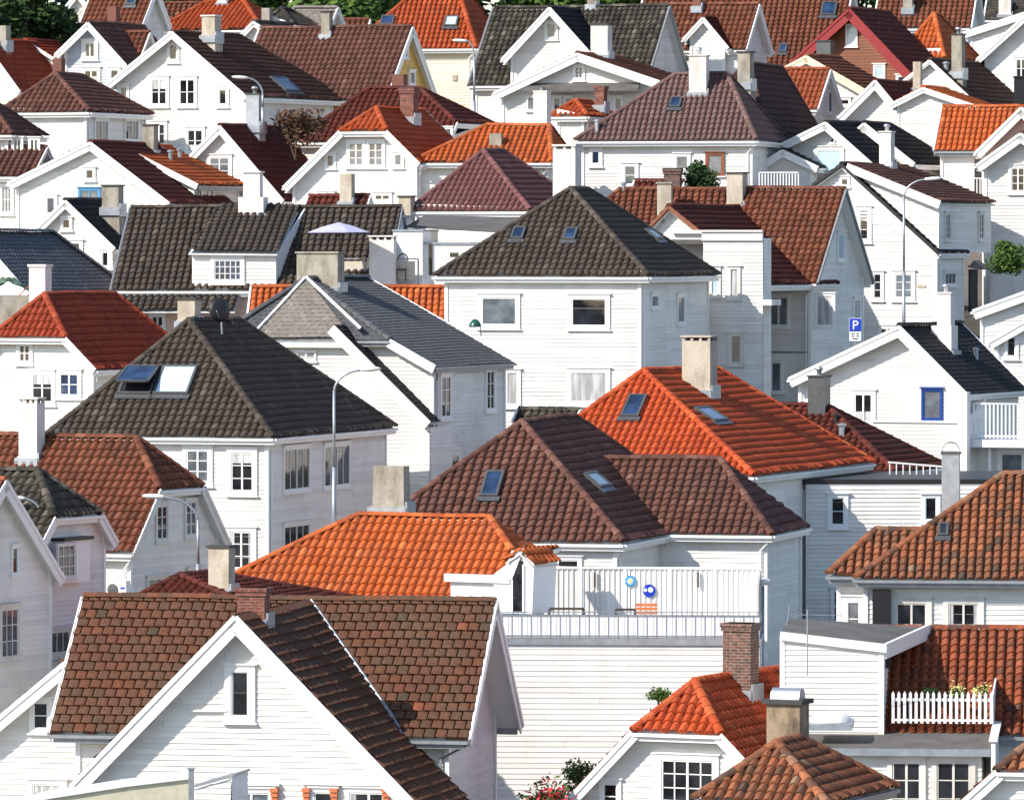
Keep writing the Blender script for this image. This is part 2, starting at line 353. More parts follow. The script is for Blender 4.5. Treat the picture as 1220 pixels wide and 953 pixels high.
class House:
    """local frame: x along the front wall, y away from the viewer, z up; anchored where the sight line (u, v) reaches distance D"""
    def __init__(s, name, label, u, v, D, phi, cat='house', group=None):
        s.O = at(u, v, D); s.phi = R(phi); s.D = D
        s.ax = Vector((math.cos(s.phi), math.sin(s.phi), 0)); s.ay = Vector((-math.sin(s.phi), math.cos(s.phi), 0))
        s.root = bpy.data.objects.new(name, None); s.root.empty_display_size = .5; col.objects.link(s.root)
        s.gz = ground_z(s.O.y) - .8
        s.root.location = (s.O.x, s.O.y, s.gz); s.root.rotation_euler = (0, 0, s.phi)
        s.dz = s.O.z - s.gz              # anchor height above the root
        tag(s.root, label, cat, group)
        s.roofs = {}; s.walls = {}; s.planes = []; s.sub = []; s.barge = {}
        s.base = -s.dz
    def F(s, u, v, y=0):
        r_ = ray(u, v); t = (y + s.ay.dot(s.O)) / s.ay.dot(r_); Q = r_*t - s.O
        return Q.dot(s.ax), Q.z
    def S(s, u, v, x=0):
        r_ = ray(u, v); t = (x + s.ax.dot(s.O)) / s.ax.dot(r_); Q = r_*t - s.O
        return Q.dot(s.ay), Q.z
    def loc_ray(s, u, v):
        r_ = ray(u, v); o = -s.O
        return Vector((o.dot(s.ax), o.dot(s.ay), o.z)), Vector((r_.dot(s.ax), r_.dot(s.ay), r_.z))
    def on_roof(s, u, v):
        o, d = s.loc_ray(u, v); best = None
        for P, n in s.planes:
            dn = d.dot(n)
            if abs(dn) < 1e-7: continue
            t = (P[0]-o).dot(n)/dn; Q = o + d*t; ok = True
            for i in range(len(P)):
                a, b = P[i], P[(i+1) % len(P)]
                if (b-a).length > 1e-4 and (b-a).cross(n).normalized().dot(Q-a) > .25: ok = False; break
            if ok and (best is None or t < best[0]): best = (t, Q, n)
        return best
    def addroof(s, poly, mat, kind):
        P = [Vector(p) for p in poly]
        Q = [P[0]]
        for p in P[1:]:
            if (p-Q[-1]).length > .02: Q.append(p)
        if (Q[-1]-Q[0]).length < .02: Q.pop()
        P = Q
        if len(P) < 3: return
        n = Vector((0,0,0))
        for i in range(len(P)): n += (P[i]-P[0]).cross(P[(i+1)%len(P)]-P[0])
        n.normalize()
        if n.z < 0: n = -n; P = P[::-1]
        s.planes.append((P, n))
        if mat not in s.roofs: s.roofs[mat] = bmesh.new(); s.roofs[mat].faces.layers.float.new('tr')
        grid_bm(s.roofs[mat], P, kind, None)
        sf = MB(); sf.prism([p - n*.085 for p in P], -n*.035); s.sub.append(('soffit', M['trim'], sf))
    def addwall(s, poly, nrm, mat='white', vertical=False, step=.155, lap=.031):
        if mat not in s.walls: s.walls[mat] = bmesh.new(); s.walls[mat].faces.layers.float.new('tr')
        boards_bm(s.walls[mat], poly, nrm, vertical=vertical, step=step, lap=lap)
    def cap(s, P, Q, mat, r=.14, lift=.065):
        """row of half-round ridge tiles"""
        mb = MB(); P, Q = Vector(P), Vector(Q); L = (Q-P).length
        if L < .2: return
        s.sub.append(('ridge_tiles', T[mat], mb))
        d = (Q-P)/L; side = d.cross(Vector((0,0,1))).normalized(); up = side.cross(d); n = max(1, round(L/.38))
        for i in range(n):
            a, b = P + d*(L*i/n) + up*lift, P + d*(L*(i+1)/n + .03) + up*lift
            ra, rb = r*1.1, r*.93; vs = []
            for X, rr in ((a, ra), (b, rb)):
                for k in range(7): th = math.pi*(k/6); vs.append(X + side*math.cos(th)*rr + up*(math.sin(th)*rr*.85 - .05))
            fs = [(k, k+1, k+8, k+7) for k in range(6)] + [tuple(range(7))[::-1], tuple(range(7, 14))]
            mb.add(vs, fs)
    def block(s, axis, c0, z0, c1, z1, cr, zr, r0, r1, roof='dark', kind='pan', e0=None, e1=None, wall='white', eo=.35, go=.3,
              trim='trim', gutter='trim', cap=True, walls=True, base=None, bw=.2, skip='', pipe=True, vertical=False):
        b = s.base if base is None else base
        pt = (lambda c, r_, z: Vector((c, r_, z))) if axis == 'y' else (lambda c, r_, z: Vector((r_, c, z)))
        kA = (zr-z0)/(cr-c0); kB = (zr-z1)/(c1-cr)
        cA = lambda z: c0 + (z-z0)/kA; cB = lambda z: c1 - (z-z1)/kB
        ends = []
        for e, r_, sg in ((e0, r0, 1), (e1, r1, -1)):
            if e is None: ends.append(None)
            else:
                d, zh = e; zA = max(zh, z0); zB = max(zh, z1)
                ends.append((d, zh, pt(cA(zA), r_, zA), pt(cB(zB), r_, zB), pt(cr, r_+sg*d, zr)))
        lo = [pt(c0, r0, z0)] + ([ends[0][2], ends[0][4]] if ends[0] else [pt(cr, r0, zr)])
        hi = ([ends[1][4], ends[1][2]] if ends[1] else [pt(cr, r1, zr)]) + [pt(c0, r1, z0)]
        if 'A' not in skip: s.addroof(lo + hi, roof, kind)
        lo2 = [pt(c1, r0, z1)] + ([ends[0][3], ends[0][4]] if ends[0] else [pt(cr, r0, zr)])
        hi2 = ([ends[1][4], ends[1][3]] if ends[1] else [pt(cr, r1, zr)]) + [pt(c1, r1, z1)]
        if 'B' not in skip: s.addroof(lo2 + hi2, roof, kind)
        for E in ends:
            if E: s.addroof([E[2], E[3], E[4]], roof, kind)
        if cap:
            s.cap(ends[0][4] if ends[0] else pt(cr, r0, zr), ends[1][4] if ends[1] else pt(cr, r1, zr), roof)
            for E in ends:
                if E: s.cap(E[2], E[4], roof); s.cap(E[3], E[4], roof)
        # barge boards on gable edges
        rv = pt(0, 1, 0); cv = pt(1, 0, 0)
        for E, r_, sg in ((ends[0], r0, 1), (ends[1], r1, -1)):
            if sg < 0 and 'r' in skip: continue
            for side, k, c_, z_ in ((1, kA, c0, z0), (-1, kB, c1, z1)):
                if ('A' if side == 1 else 'B') in skip: continue
                P = pt(c_, r_, z_)
                if E:
                    Q = E[2] if side == 1 else E[3]
                    if (Q-P).length < .15: continue
                else: Q = pt(cr, r_, zr)
                d = (Q-P).normalized(); up = Vector((0,0,1)) - d*d.z; up.normalize()
                bm_ = MB(); bm_.beam(P, Q, rv*sg, up, (-.05, -.005), (-bw, .05)); bm_.beam(P, Q, rv*sg, up, (-.085, -.045), (-.05, .075)); bm_.build('bargeboard', M[trim], s.root)
        # gutters and fascia
        for c_, z_, sg, ky in ((c0, z0, -1, 'A'), (c1, z1, 1, 'B')):
            if ky in skip: continue
            g = MB(); g.beam(pt(c_, r0, z_), pt(c_, r1, z_), cv*sg, Vector((0,0,1)), (-.004, .10), (-.11, -.02))
            g.beam(pt(c_, r0+.1, z_), pt(c_, r1-.1, z_), cv*sg, Vector((0,0,1)), (-.12, -.003), (-.24, -.055)); g.build('gutter', M[gutter], s.root)
        for E, r_, sg in ((ends[0], r0, -1), (ends[1], r1, 1)):
            if E: g = MB(); g.beam(E[2], E[3], rv*sg, Vector((0,0,1)), (-.004, .10), (-.11, -.02)); g.beam(E[2], E[3], rv*sg, Vector((0,0,1)), (-.12, -.003), (-.24, -.055)); g.build('gutter', M[gutter], s.root)
        info = {}
        if walls:
            ca, cb = c0+eo, c1-eo; ra, rb = r0+(go if not e0 else max(.3, go)), r1-(go if not e1 else max(.3, go))
            za, zb = z0+kA*eo-.09, z1+kB*eo-.09
            s.addwall([pt(ca,ra,b), pt(ca,rb,b), pt(ca,rb,za), pt(ca,ra,za)], -cv, wall, vertical)
            s.addwall([pt(cb,ra,b), pt(cb,rb,b), pt(cb,rb,zb), pt(cb,ra,zb)], cv, wall, vertical)
            for E, r_, sg in ((e0, ra, -1), (e1, rb, 1)):
                top = zr-.12
                poly = [pt(ca,r_,b), pt(cb,r_,b), pt(cb,r_,zb)]
                if E:
                    zt = E[1] + abs(r_-(r0 if sg < 0 else r1))/E[0]*(zr-E[1]) - .1
                    if zt > max(za, zb)+.05: poly += [pt(cB(zt+.09), r_, zt), pt(cA(zt+.09), r_, zt)]
                else: poly += [pt(cr, r_, top)]
                poly += [pt(ca,r_,za)]
                s.addwall(poly, rv*sg, wall, vertical)
            for (c_, zz) in ((ca, za), (cb, zb)):
                for r_ in (ra, rb):
                    p = pt(c_, r_, 0); tb = MB(); tb.box(p.x-.07, p.x+.07, p.y-.07, p.y+.07, b, zz-.02); tb.build('corner_board', M['trim'], s.root)
            if pipe:
                dp = MB(); p = pt(cb if axis == 'y' else ca, ra if axis == 'y' else rb, 0)
                q = pt(c1 if axis == 'y' else c0, r0 if axis == 'y' else r1, 0); zz = (z1 if axis == 'y' else z0)
                X = Vector((p.x + (.12 if axis == 'y' else -.15), p.y - .12 if axis == 'x' else p.y+.15, 0))
                dp.tube([Vector((q.x+(.0), q.y+(.2 if axis == 'y' else 0), zz-.1)), Vector((X.x, X.y, zz-.55)), Vector((X.x, X.y, b))], .045, 6); dp.build('downpipe', M['trim' if gutter == 'trim' else 'steel'], s.root)
            info = dict(ca=ca, cb=cb, ra=ra, rb=rb)
            if axis == 'y': s.wy, s.wx = ra, cb
            else: s.wy, s.wx = ca, rb
        s.ze = z1 if axis == 'y' else z0
        return info
    # ---- the usual shapes
    def gable(s, le, re, back, hip=None, bhip=None, apex=None, y0=0, **k):
        """gable (or half hip) facing the viewer; anchor = apex, ridge runs away from the viewer"""
        if hip: y0 = y0-hip[0]
        if apex: xa, za = s.F(*apex, y0 + (hip[0] if hip else 0))
        else: xa, za = 0, 0
        xl, zl = s.F(*le, y0); xr, zr = s.F(*re, y0)
        yb = back if not isinstance(back, tuple) else s.S(back[0], 300, xa)[0]
        e0 = (hip[0], s.F(hip[1], hip[2], y0)[1]) if hip else None
        if bhip: yb += bhip
        e1 = (bhip, max(zl, zr)) if bhip else None
        return s.block('y', xl, zl, xr, zr, xa, za, y0, yb, e0=e0, e1=e1, **k)
    def side(s, rl, rr, ve, pitch=43, run=None, lhip=None, rhip=None, backz=None, **k):
        """ridge across the view; anchor = right end of the ridge at its gable edge"""
        xl = s.F(rl[0], rl[1], 0)[0]; xr = s.F(rr[0], rr[1], 0)[0]
        yr = 0; p = FPX/s.D
        dz = (ve - rr[1])/p
        run = run or dz/math.tan(R(pitch))
        ze = s.S(0, 0, 0)[1] if False else s.F(rr[0]-run*math.sin(-s.phi)*p, ve, -run)[1]
        bz = ze if backz is None else backz
        e0 = (lhip[0], s.F(rl[0], lhip[1], -run)[1] if lhip[1] else ze) if lhip else None
        e1 = (rhip[0], s.F(rr[0], rhip[1], -run)[1] if rhip[1] else ze) if rhip else None
        x0 = xl - (lhip[0] if lhip else 0); x1 = xr + (rhip[0] if rhip else 0)
        rb = run*(0-bz)/(0-ze)
        return s.block('x', -run, ze, rb, bz, 0, 0, x0, x1, e0=e0, e1=e1, **k)
    def hip(s, L, Rr, A1, A2, axis='y', run=None, **k):
        """hipped roof; anchor = nearest eaves corner; L, Rr = the two far eaves corners seen"""
        xl = s.F(L[0], L[1], 0)[0]; yb = Rr if not isinstance(Rr, tuple) else s.S(Rr[0], Rr[1], 0)[0]
        if axis == 'y':
            d = run or -xl/2; xa, za = s.F(*A1, d)
            ya2 = s.S(A2[0], A2[1], xa)[0] if isinstance(A2, tuple) else d + A2
            return s.block('y', xl, 0, 0, 0, xa, za, 0, yb, e0=(d, 0), e1=(max(yb-ya2, .4), 0), **k)
        ym = yb/2; x1, za = s.F(*A1, ym); x2 = s.F(A2[0], A2[1], ym)[0]
        return s.block('x', 0, 0, yb, 0, ym, za, xl, 0, e0=(max(x1-xl, .3), 0), e1=(max(-x2, .3), 0), **k)
    # ---- fittings
    def win(s, u, v, w_, h_, cols=2, rows=2, face='F', k=None, glass='glass', frame='trim', head=True, cas=.11, label=None, fine=.03, mid=None):
        if face == 'F':
            y = s.wy if k is None else k; a, zc = s.F(u-w_/2, v, y); b, _ = s.F(u+w_/2, v, y); X = lambda p, q, z: (p, y-q, z)
        else:
            x = s.wx if k is None else k; a, zc = s.S(u-w_/2, v, x); b, _ = s.S(u+w_/2, v, x); X = lambda p, q, z: (x+q, p, z)
        if a > b: a, b = b, a
        if glass == 'glass' and h_ > 14 and not label: glass = random.choice(['glass','glass','glass','glass','glass','ggrey'])
        hm = h_/(FPX/s.D)/2; z0, z1 = zc-hm, zc+hm
        mb = MB()
        def bx(m, p0, p1, q0, q1, za, zb):
            A, B_ = X(p0, q0, za), X(p1, q1, zb)
            m.box(min(A[0],B_[0]), max(A[0],B_[0]), min(A[1],B_[1]), max(A[1],B_[1]), za, zb)
        c = cas
        bx(mb, a-c, a, .0, .085, z0-c, z1+c); bx(mb, b, b+c, .0, .085, z0-c, z1+c)
        bx(mb, a, b, .0, .085, z1, z1+c); bx(mb, a, b, .0, .085, z0-c, z0)
        f = min(.05, (b-a)*.08)
        bx(mb, a, a+f, .0, .06, z0, z1); bx(mb, b-f, b, .0, .06, z0, z1); bx(mb, a+f, b-f, .0, .06, z0, z0+f); bx(mb, a+f, b-f, .0, .06, z1-f, z1)
        md = cols//2 if (cols > 1 and cols % 2 == 0) else -1
        if mid is not None: md = mid
        for i in range(1, cols):
            x_ = a + (b-a)*i/cols; t = .055 if i == md else fine
            bx(mb, x_-t/2*1.2, x_+t/2*1.2, .0, .062 if i == md else .05, z0+f, z1-f)
        for j in range(1, rows):
            z_ = z0 + (z1-z0)*j/rows
            bx(mb, a+f, b-f, .0, .045, z_-fine/2, z_+fine/2)
        if head:
            bx(mb, a-c-.06, b+c+.06, .0, .14, z1+c, z1+c+.045); bx(mb, a-c, b+c, .0, .10, z1+c-.05, z1+c)
        o = mb.build('window', M[frame], s.root)
        pm = MB(); bx(pm, a+f*.5, b-f*.5, .0, .034, z0+f*.5, z1-f*.5); pm.build('pane', M[glass], o)
        if glass == 'glass' and b-a > .5 and face == 'F':
            q_ = random.random(); cu = MB(); g_ = f*.6
            if q_ < .35:
                e_ = (b-a)*random.uniform(.12,.2); bx(cu, a+g_, a+e_, .0, .038, z0+g_, z1-g_)
                c3 = MB(); bx(c3, b-e_, b-g_, .0, .038, z0+g_, z1-g_); c3.build('curtain', M['curt'], o)
            elif q_ < .55: bx(cu, a+g_, b-g_, .0, .038, z1-(z1-z0)*random.uniform(.18,.4), z1-g_)
            elif q_ < .7: bx(cu, a+g_, b-g_, .0, .038, z0+g_, z0+(z1-z0)*random.uniform(.3,.5))
            if cu.v: cu.build('curtain', M['curt'], o)
        sm = MB(); bx(sm, a-c-.05, b+c+.05, .0, .13, z0-c-.05, z0-c); sm.build('sill', M[frame if frame in ('trim','oldtrim') else 'trim'], o)
        if label: o['label'] = label
        return o
    def chim(s, u0, u1, vt, vb, mat='conc', y=None, cap='slab', ratio=1.0, taper=0, label=None, flare=True, d=None, name='chimney', capmat='cap', xy=None):
        p = FPX/s.D; hit = s.on_roof((u0+u1)/2, vb) if y is None else None
        if y is None: y = hit[1].y if hit else .5
        tot = (u1-u0)/p; cs, sn = math.cos(s.phi), abs(math.sin(s.phi))
        w_ = tot/(cs + sn*ratio); dp = w_*ratio
        xa, zt = s.F(u0, vt, y); _, zb = s.F((u0+u1)/2, vb, y)
        if s.phi > 0: xa, _ = s.F(u1, vt, y); xa -= w_
        mb = MB(); x0, x1, y0, y1 = xa, xa+w_, y-.05, y-.05+dp
        mb.box(x0, x1, y0, y1, zb-1.4, zt, taper)
        if flare and mat not in ('sheet', 'zinc'): mb.box(x0-.06, x1+.06, y0-.06, y1+.06, zb-1.4, zb+.15, .02)
        if mat in ('brick', 'oldbrick'):
            mb.box(x0-.04, x1+.04, y0-.04, y1+.04, zt-.22, zt-.10); mb.box(x0-.07, x1+.07, y0-.07, y1+.07, zt-.10, zt+.0)
        o = mb.build(name, M[mat], s.root)
        if label: o['label'] = label
        cm = MB(); t = taper
        if cap == 'slab': cm.box(x0+t-.06, x1-t+.06, y0+t-.06, y1-t+.06, zt+.0, zt+.07); cm.build('chimney_cap', M[capmat], o)
        elif cap == 'gap':   # slab on little piers
            for i in range(4):
                for j in (0, 1):
                    xx = x0+t+(w_-2*t-.1)*i/3; yy = (y0+t) if j == 0 else (y1-t-.1); cm.box(xx, xx+.1, yy, yy+.1, zt-.002, zt+.13)
            cm.box(x0+t-.05, x1-t+.05, y0+t-.05, y1-t+.05, zt+.13, zt+.19); cm.build('chimney_cap', M[mat], o)
            dm = MB(); dm.box(x0+.12, x1-.12, y0+.12, y1-.12, zt, zt+.12); dm.build('flue_opening', M['cap'], o)
        elif cap == 'pot':
            cm.box(x0+t-.05, x1-t+.05, y0+t-.05, y1-t+.05, zt, zt+.06); cm.build('chimney_cap', M[capmat], o)
            c2 = MB(); c2.lathe([(.10,0),(.10,.18),(.16,.20),(.16,.30),(.05,.33)], ((x0+x1)/2, (y0+y1)/2, zt+.06), 10); c2.build('chimney_pot', M['zinc'], o, True)
        elif cap == 'cowl':
            cm.box(x0+t-.10, x1-t+.10, y0+t-.10, y1-t+.10, zt, zt+.12); cm.build('chimney_cap', M['cap'], o)
            c2 = MB(); n = 14; xm0, xm1 = x0+.06, x1-.06; ym = (y0+y1)/2; rr = .26; vs = []
            for xx in (xm0, xm1):
                for i in range(n+1): th = math.pi*i/n; vs.append((xx, ym+math.cos(th)*rr, zt+.12+math.sin(th)*rr*1.15))
            c2.add(vs, [(i, i+1, n+2+i, n+1+i) for i in range(n)] + [tuple(range(n+1)), tuple(range(n+1, 2*n+2))[::-1]], .5)
            c2.build('metal_cowl', M['zinc'], o, False)
        elif cap == 'arch':
            pts = [(x0+t+(w_-2*t)*(.5-.5*math.cos(math.pi*i/10)), (y0+y1)/2, zt+.06+math.sin(math.pi*i/10)*.33) for i in range(11)]
            for q in range(10): cm.beam(pts[q], pts[q+1], (0,1,0), (0,0,1), (-.14,.14), (-.015,.015))
            cm.box(x0-.04, x1+.04, y0-.04, y1+.04, zt, zt+.07); cm.build('arched_cowl', M['sheet'], o)
        if flare:
            fm = MB(); fm.box(x0-.09, x1+.09, y0-.14, y0-.055, zb-.25, zb+.10); fm.box(x1+.062, x1+.13, y0-.1, y1+.05, zb-.3, zb+.28)
            fm.build('flashing', M['steel'], o)
        return o
    def sky(s, u, v, w_, h_, glass='gblue', frame='sheet', open_=False):
        dn_ = 1
        hit = s.on_roof(u, v)
        if not hit: print('no roof for skylight', s.root.name, u, v); return
        _, C, n = hit
        t = Vector((0,0,1)) - n*n.z; t.normalize(); sx = t.cross(n)
        def pl(u_, v_):
            o, d = s.loc_ray(u_, v_); return o + d*((C-o).dot(n)/d.dot(n))
        hw = abs((pl(u+w_/2, v)-pl(u-w_/2, v)).dot(sx))/2; ht = abs((pl(u, v+h_/2)-pl(u, v-h_/2)).dot(t))/2
        hw = min(hw, 1.4*.62); C = C + n*.075
        m = MB(); f = .09
        for A, B_ in (((-hw, -hw+f), (-ht, ht)), ((hw-f, hw), (-ht, ht)), ((-hw+f, hw-f), (-ht, -ht+f)), ((-hw+f, hw-f), (ht-f, ht))):
            m.beam(C + sx*0 + t*B_[0], C + t*B_[1], sx, n, A, (-.12, .13))
        o = m.build('skylight', M[frame], s.root)
        g = MB(); g.beam(C+t*(-ht+f), C+t*(ht-f), sx, n, (-hw+f, hw-f), (-.02, .105)); g.build('pane', M['door_and_dark' if open_ else glass], o)  # when open, a black panel stands in for the dark interior
        if open_:
            A_, B_ = C+t*(ht-f)+n*.16, C-t*(ht-.08)+n*.62; q = (B_-A_).normalized(); nn = sx.cross(q); nn = nn if nn.z > 0 else -nn
            sm = MB()
            for wa, wb in ((-hw, -hw+.09), (hw-.09, hw)): sm.beam(A_, B_, sx, nn, (wa, wb), (-.03, .03))
            sm.beam(A_, A_+q*.09, sx, nn, (-hw, hw), (-.03, .03)); sm.beam(B_-q*.09, B_, sx, nn, (-hw, hw), (-.03, .03)); so_ = sm.build('open_sash', M[frame], o)
            gp = MB(); gp.beam(A_+q*.09, B_-q*.09, sx, nn, (-hw+.09, hw-.09), (-.012, .012)); gp.build('sash_glass', M[glass], o)
        a = MB(); a.beam(C+t*(-ht-.22), C+t*(-ht), sx, n, (-hw-.08, hw+.08), (-.01, .075)); a.build('apron_flashing', M['sheet'], o)
        return o
    def vent(s, u, v, h_=.45, r_=.09, mat='steel'):
        hit = s.on_roof(u, v)
        if not hit: return
        C = hit[1]; m = MB(); m.lathe([(r_,-.2),(r_,h_),(r_*1.5,h_+.01),(r_*1.5,h_+.08),(.02,h_+.13)], tuple(C), 10)
        m.build('roof_vent', M[mat], s.root, False)
    def box(s, name, mat, *b):
        m = MB(); m.box(*b); return m.build(name, M[mat], s.root)
    def done(s):
        # every local height is measured from the anchor; lift all children so the root stands on the ground
        first = None
        ph = [random.uniform(0, 6.28) for _ in range(4)]
        def sag(co):
            return .017*(math.sin(co[0]*.75+ph[0])+math.sin(co[1]*.68+ph[1])) + .005*(math.sin(co[0]*2.1+ph[2])+math.sin(co[1]*2.4+ph[3])) + .034
        for mat, bm in s.roofs.items():
            for v_ in bm.verts: v_.co.z += sag(v_.co)
            me = bpy.data.meshes.new('roof'); bm.to_mesh(me); bm.free(); o = link('roof', me, T[mat], s.root); first = first or o
        for mat, bm in s.walls.items():
            me = bpy.data.meshes.new('wall'); bm.to_mesh(me); bm.free(); link('wall', me, W[mat], s.root)
        for nm, mt, mb in s.sub:
            if nm == 'ridge_tiles': mb.v = [(x, y, z+sag((x, y))) for x, y, z in mb.v]
            if mb.v: mb.build(nm, mt, first)
        for mat, mb in s.barge.items():
            if mb.v: mb.build('bargeboard', M[mat], s.root)
        for ch in s.root.children: ch.location.z += s.dz
        return s
def railing(root, P, Q, h, mat, step=.13, bw=.035, pick=False, solid=False, name='railing', top=.05):
    P, Q = Vector(P), Vector(Q); L = (Q-P).length; d = (Q-P)/L; n = Vector((-d.y, d.x, 0)).normalized(); m = MB()
    m.beam(P+Vector((0,0,h)), Q+Vector((0,0,h)), n, (0,0,1), (-.035,.035), (-top, 0)) if not pick else None
    m.beam(P+Vector((0,0,.1)), Q+Vector((0,0,.1)), n, (0,0,1), (-.02,.02), (-.04, .02))
    if pick: m.beam(P+Vector((0,0,h*.75)), Q+Vector((0,0,h*.75)), n, (0,0,1), (.012,.05), (-.04, .04))
    k = max(2, int(L/step))
    for i in range(k+1):
        X = P + d*(L*i/k)
        if pick:
            m.prism([X-d*bw-n*.0, X+d*bw, X+d*bw+Vector((0,0,h-.06)), X+Vector((0,0,h+.02)), X-d*bw+Vector((0,0,h-.06))], -n*.022)
        else: m.beam(X, X+Vector((0,0,h-top)), d, n, (-bw/2, bw/2), (-.012, .012))
    return m.build(name, M[mat], root)
# ---------------------------------------------------------------- ground
def build_ground():
    ys = sorted(set([p[0] for p in GP] + list(range(150, 470, 10)))); xs = [-3000,-600,-150,-80,-50,-30,-15,0,15,30,50,80,150,600,3000]
    vs = [(x, y if y > 0 else -400, ground_z(y)) for y in ys for x in xs]; n = len(xs)
    fs = [(j*n+i, j*n+i+1, (j+1)*n+i+1, (j+1)*n+i) for j in range(len(ys)-1) for i in range(n-1)]
    m = MB(); m.add(vs, fs); o = m.build('ground', M['ground']); tag(o, kind='structure')
build_ground()
H = House
# ================================================================ front row
# A1: long brown-tiled house with a tall cross gable
h = H('wooden_house', 'front white house with weathered brown flat tiles and a tall gable casting a diagonal shadow', 281, 735, 182, -12)
yr = h.S(368, 733, 0)[0]
h.gable((85,937), (535,1000), yr-3.1, roof='shake', kind='flat', bw=.34, eo=.1, go=.45, cap=False, base=-12, skip='r')
wyg, wxg = h.wy, h.wx
xl = h.F(100, 722, yr)[0]; xr, zr = h.F(590, 731, yr)
run = 3.55; ze = h.F(566, 882, yr-run)[1]
xe_, ze_ = h.F(535, 1000, 0); zv = ze*(1-.45/run); xv = xe_*zv/ze_
h.addroof([(0,yr-3.1,0),(0,yr,0),(xv,yr-3.1,zv)], 'shake', 'flat')
m = MB(); m.tube([(0,yr,.10),(xv,yr-3.1,zv+.12),(xv*1.12,yr-run-.1,ze+.10)], .075, 5); m.build('valley_flashing', M['steel'], h.root)
xe_, ze_ = h.F(85, 937, 0); xv = xe_*zv/ze_
h.addroof([(0,yr-3.1,0),(0,yr,0),(xv,yr-3.1,zv)], 'shake', 'flat')
h.block('x', yr-run, ze, yr+run, ze-.1, yr, 0, xl, xr, roof='shake', kind='flat', bw=.30, eo=.45, go=.7, gutter='greytrim', base=-12)
h.win(286.5, 826, 22, 54, 1, 1, k=wyg, cas=.17, label='narrow attic window in the gable with a small pale object on its sill')
for u0, w_ in ((300, 44), (386, 22), (440, 46)): h.win(u0, 966, w_, 46, 2 if w_ > 30 else 1, 1, k=wyg, cas=.12)
b = MB(); p0 = h.F(245, 934, wyg); p1 = h.F(334, 934, wyg); b.box(p0[0], p1[0], wyg-.16, wyg, p0[1], p0[1]+.07)
p0 = h.F(360, 934, wyg); p1 = h.F(462, 934, wyg); b.box(p0[0], p1[0], wyg-.16, wyg, p0[1], p0[1]+.07); b.build('window_hood', M['trim'], h.root)
for u in (328, 366, 399, 461):
    a, z = h.F(u, 945, wyg); c = MB()
    for i in range(4): c.box(a-.11+.015*i, a+.11-.015*i, wyg-.20+.03*i, wyg-.0, z+.16-.13*i-.11, z+.16-.13*i)
    c.build('carved_bracket', M['orangew'], h.root)
h.chim(283, 322, 700, 742, 'brick', y=1.9, cap=None, ratio=.8, label='low red brick chimney with lichen on the ridge')
c = MB(); a, z = h.F(150, 846, wyg); a2, z2 = h.F(168, 846, wyg)
a, z = h.F(229, 846, wyg); c.beam((a, wyg-.09, z), (a+1.0, wyg-.09, z+.01), (0,1,0), (0,0,1), (-.02,.02), (-.03,.03)); c.build('flag_bracket', M['trim'], h.root)
h.done(); A1 = h
# A2: left neighbour wing
h = H('wooden_house', 'white gabled wing at the left edge with small two-pane window under a rising white bargeboard', 78, 790, 190, -12)
h.gable((-90,930), (200,893), 5, roof='shake', kind='flat', bw=.30, eo=.3, go=.4, base=-12, skip='')
h.win(49, 852, 17, 31, 1, 2, cas=.13); h.win(57, 955, 36, 44, 3, 1, cas=.13)
h.done()
# A3: cream rendered yard wall with post in the nearest corner
h = H('garden_wall', 'cream rendered yard wall with pale sloping coping at the bottom left corner', 225, 926, 170, 6, 'wall')
def wallprism(h, pts, th, mat, name, y=0):
    m = MB(); m.prism([(h.F(u, v, y)[0], y, h.F(u, v, y)[1]) for u, v in pts], (0, th, 0)); return m.build(name, M[mat], h.root)
wallprism(h, [(-30,966), (60,948), (150,934), (225,926), (225,1000), (-30,1010)], .3, 'limew', 'wall_face')
wallprism(h, [(-30,962), (60,943), (150,929), (225,920), (225,928), (150,937), (60,951), (-30,970)], .42, 'trim', 'coping', y=-.06)
h.done()
h = H('fence_post', 'dark grey post at the end of the cream yard wall', 228, 916, 169, 0, 'post'); 
h.box('post', 'greytrim', -.07, .07, -.06, .06, -4, 0); h.box('post_cap', 'greytrim', -.1, .1, -.09, .09, 0, .04); h.done()
h = H('wooden_shed', 'low white lean-to with a sloping top edge beside the grey post at the bottom', 275, 925, 173, -10, 'shed')
h.addwall([(h.F(232,938)[0],0,-4), (0,0,-4), (0,0,-.05), (h.F(232,938)[0],0,h.F(232,940)[1])], (0,-1,0)); h.addwall([(0,0,-4),(0,2,-4),(0,2,0),(0,0,0)], (1,0,0))
h.box('back_wall', 'trim', -1.0, .0, .1, 2, -4, -.35)
c = MB(); c.beam((h.F(232,938)[0]-.05,0,h.F(232,937)[1]), (.08,0,.03), (0,1,0), (0,0,1), (-.08,2), (-.03,.04)); c.build('lean_to_roof', M['greytrim'], h.root)
h.done()
# A5: orange half-hipped house at the bottom
h = H('wooden_house', 'small house at the bottom with bright orange half-hipped roof and pink flowers beside it', 828, 814, 188, -25)
h.gable((660,972), (905,925), 11, hip=(1.35, 818, 874), roof='redor', kind='old', bw=.24, go=.4, eo=.3, base=-10)
h.win(820, 929, 62, 50, 4, 3, cas=.16, label='wide casement window with twelve small panes'); h.win(728, 948, 16, 30, 1, 2, cas=.13)
h.chim(862, 906, 742, 826, 'oldbrick', cap=None, ratio=.75, label='tall sooty brick chimney with open flues')
h.done(); A5 = h
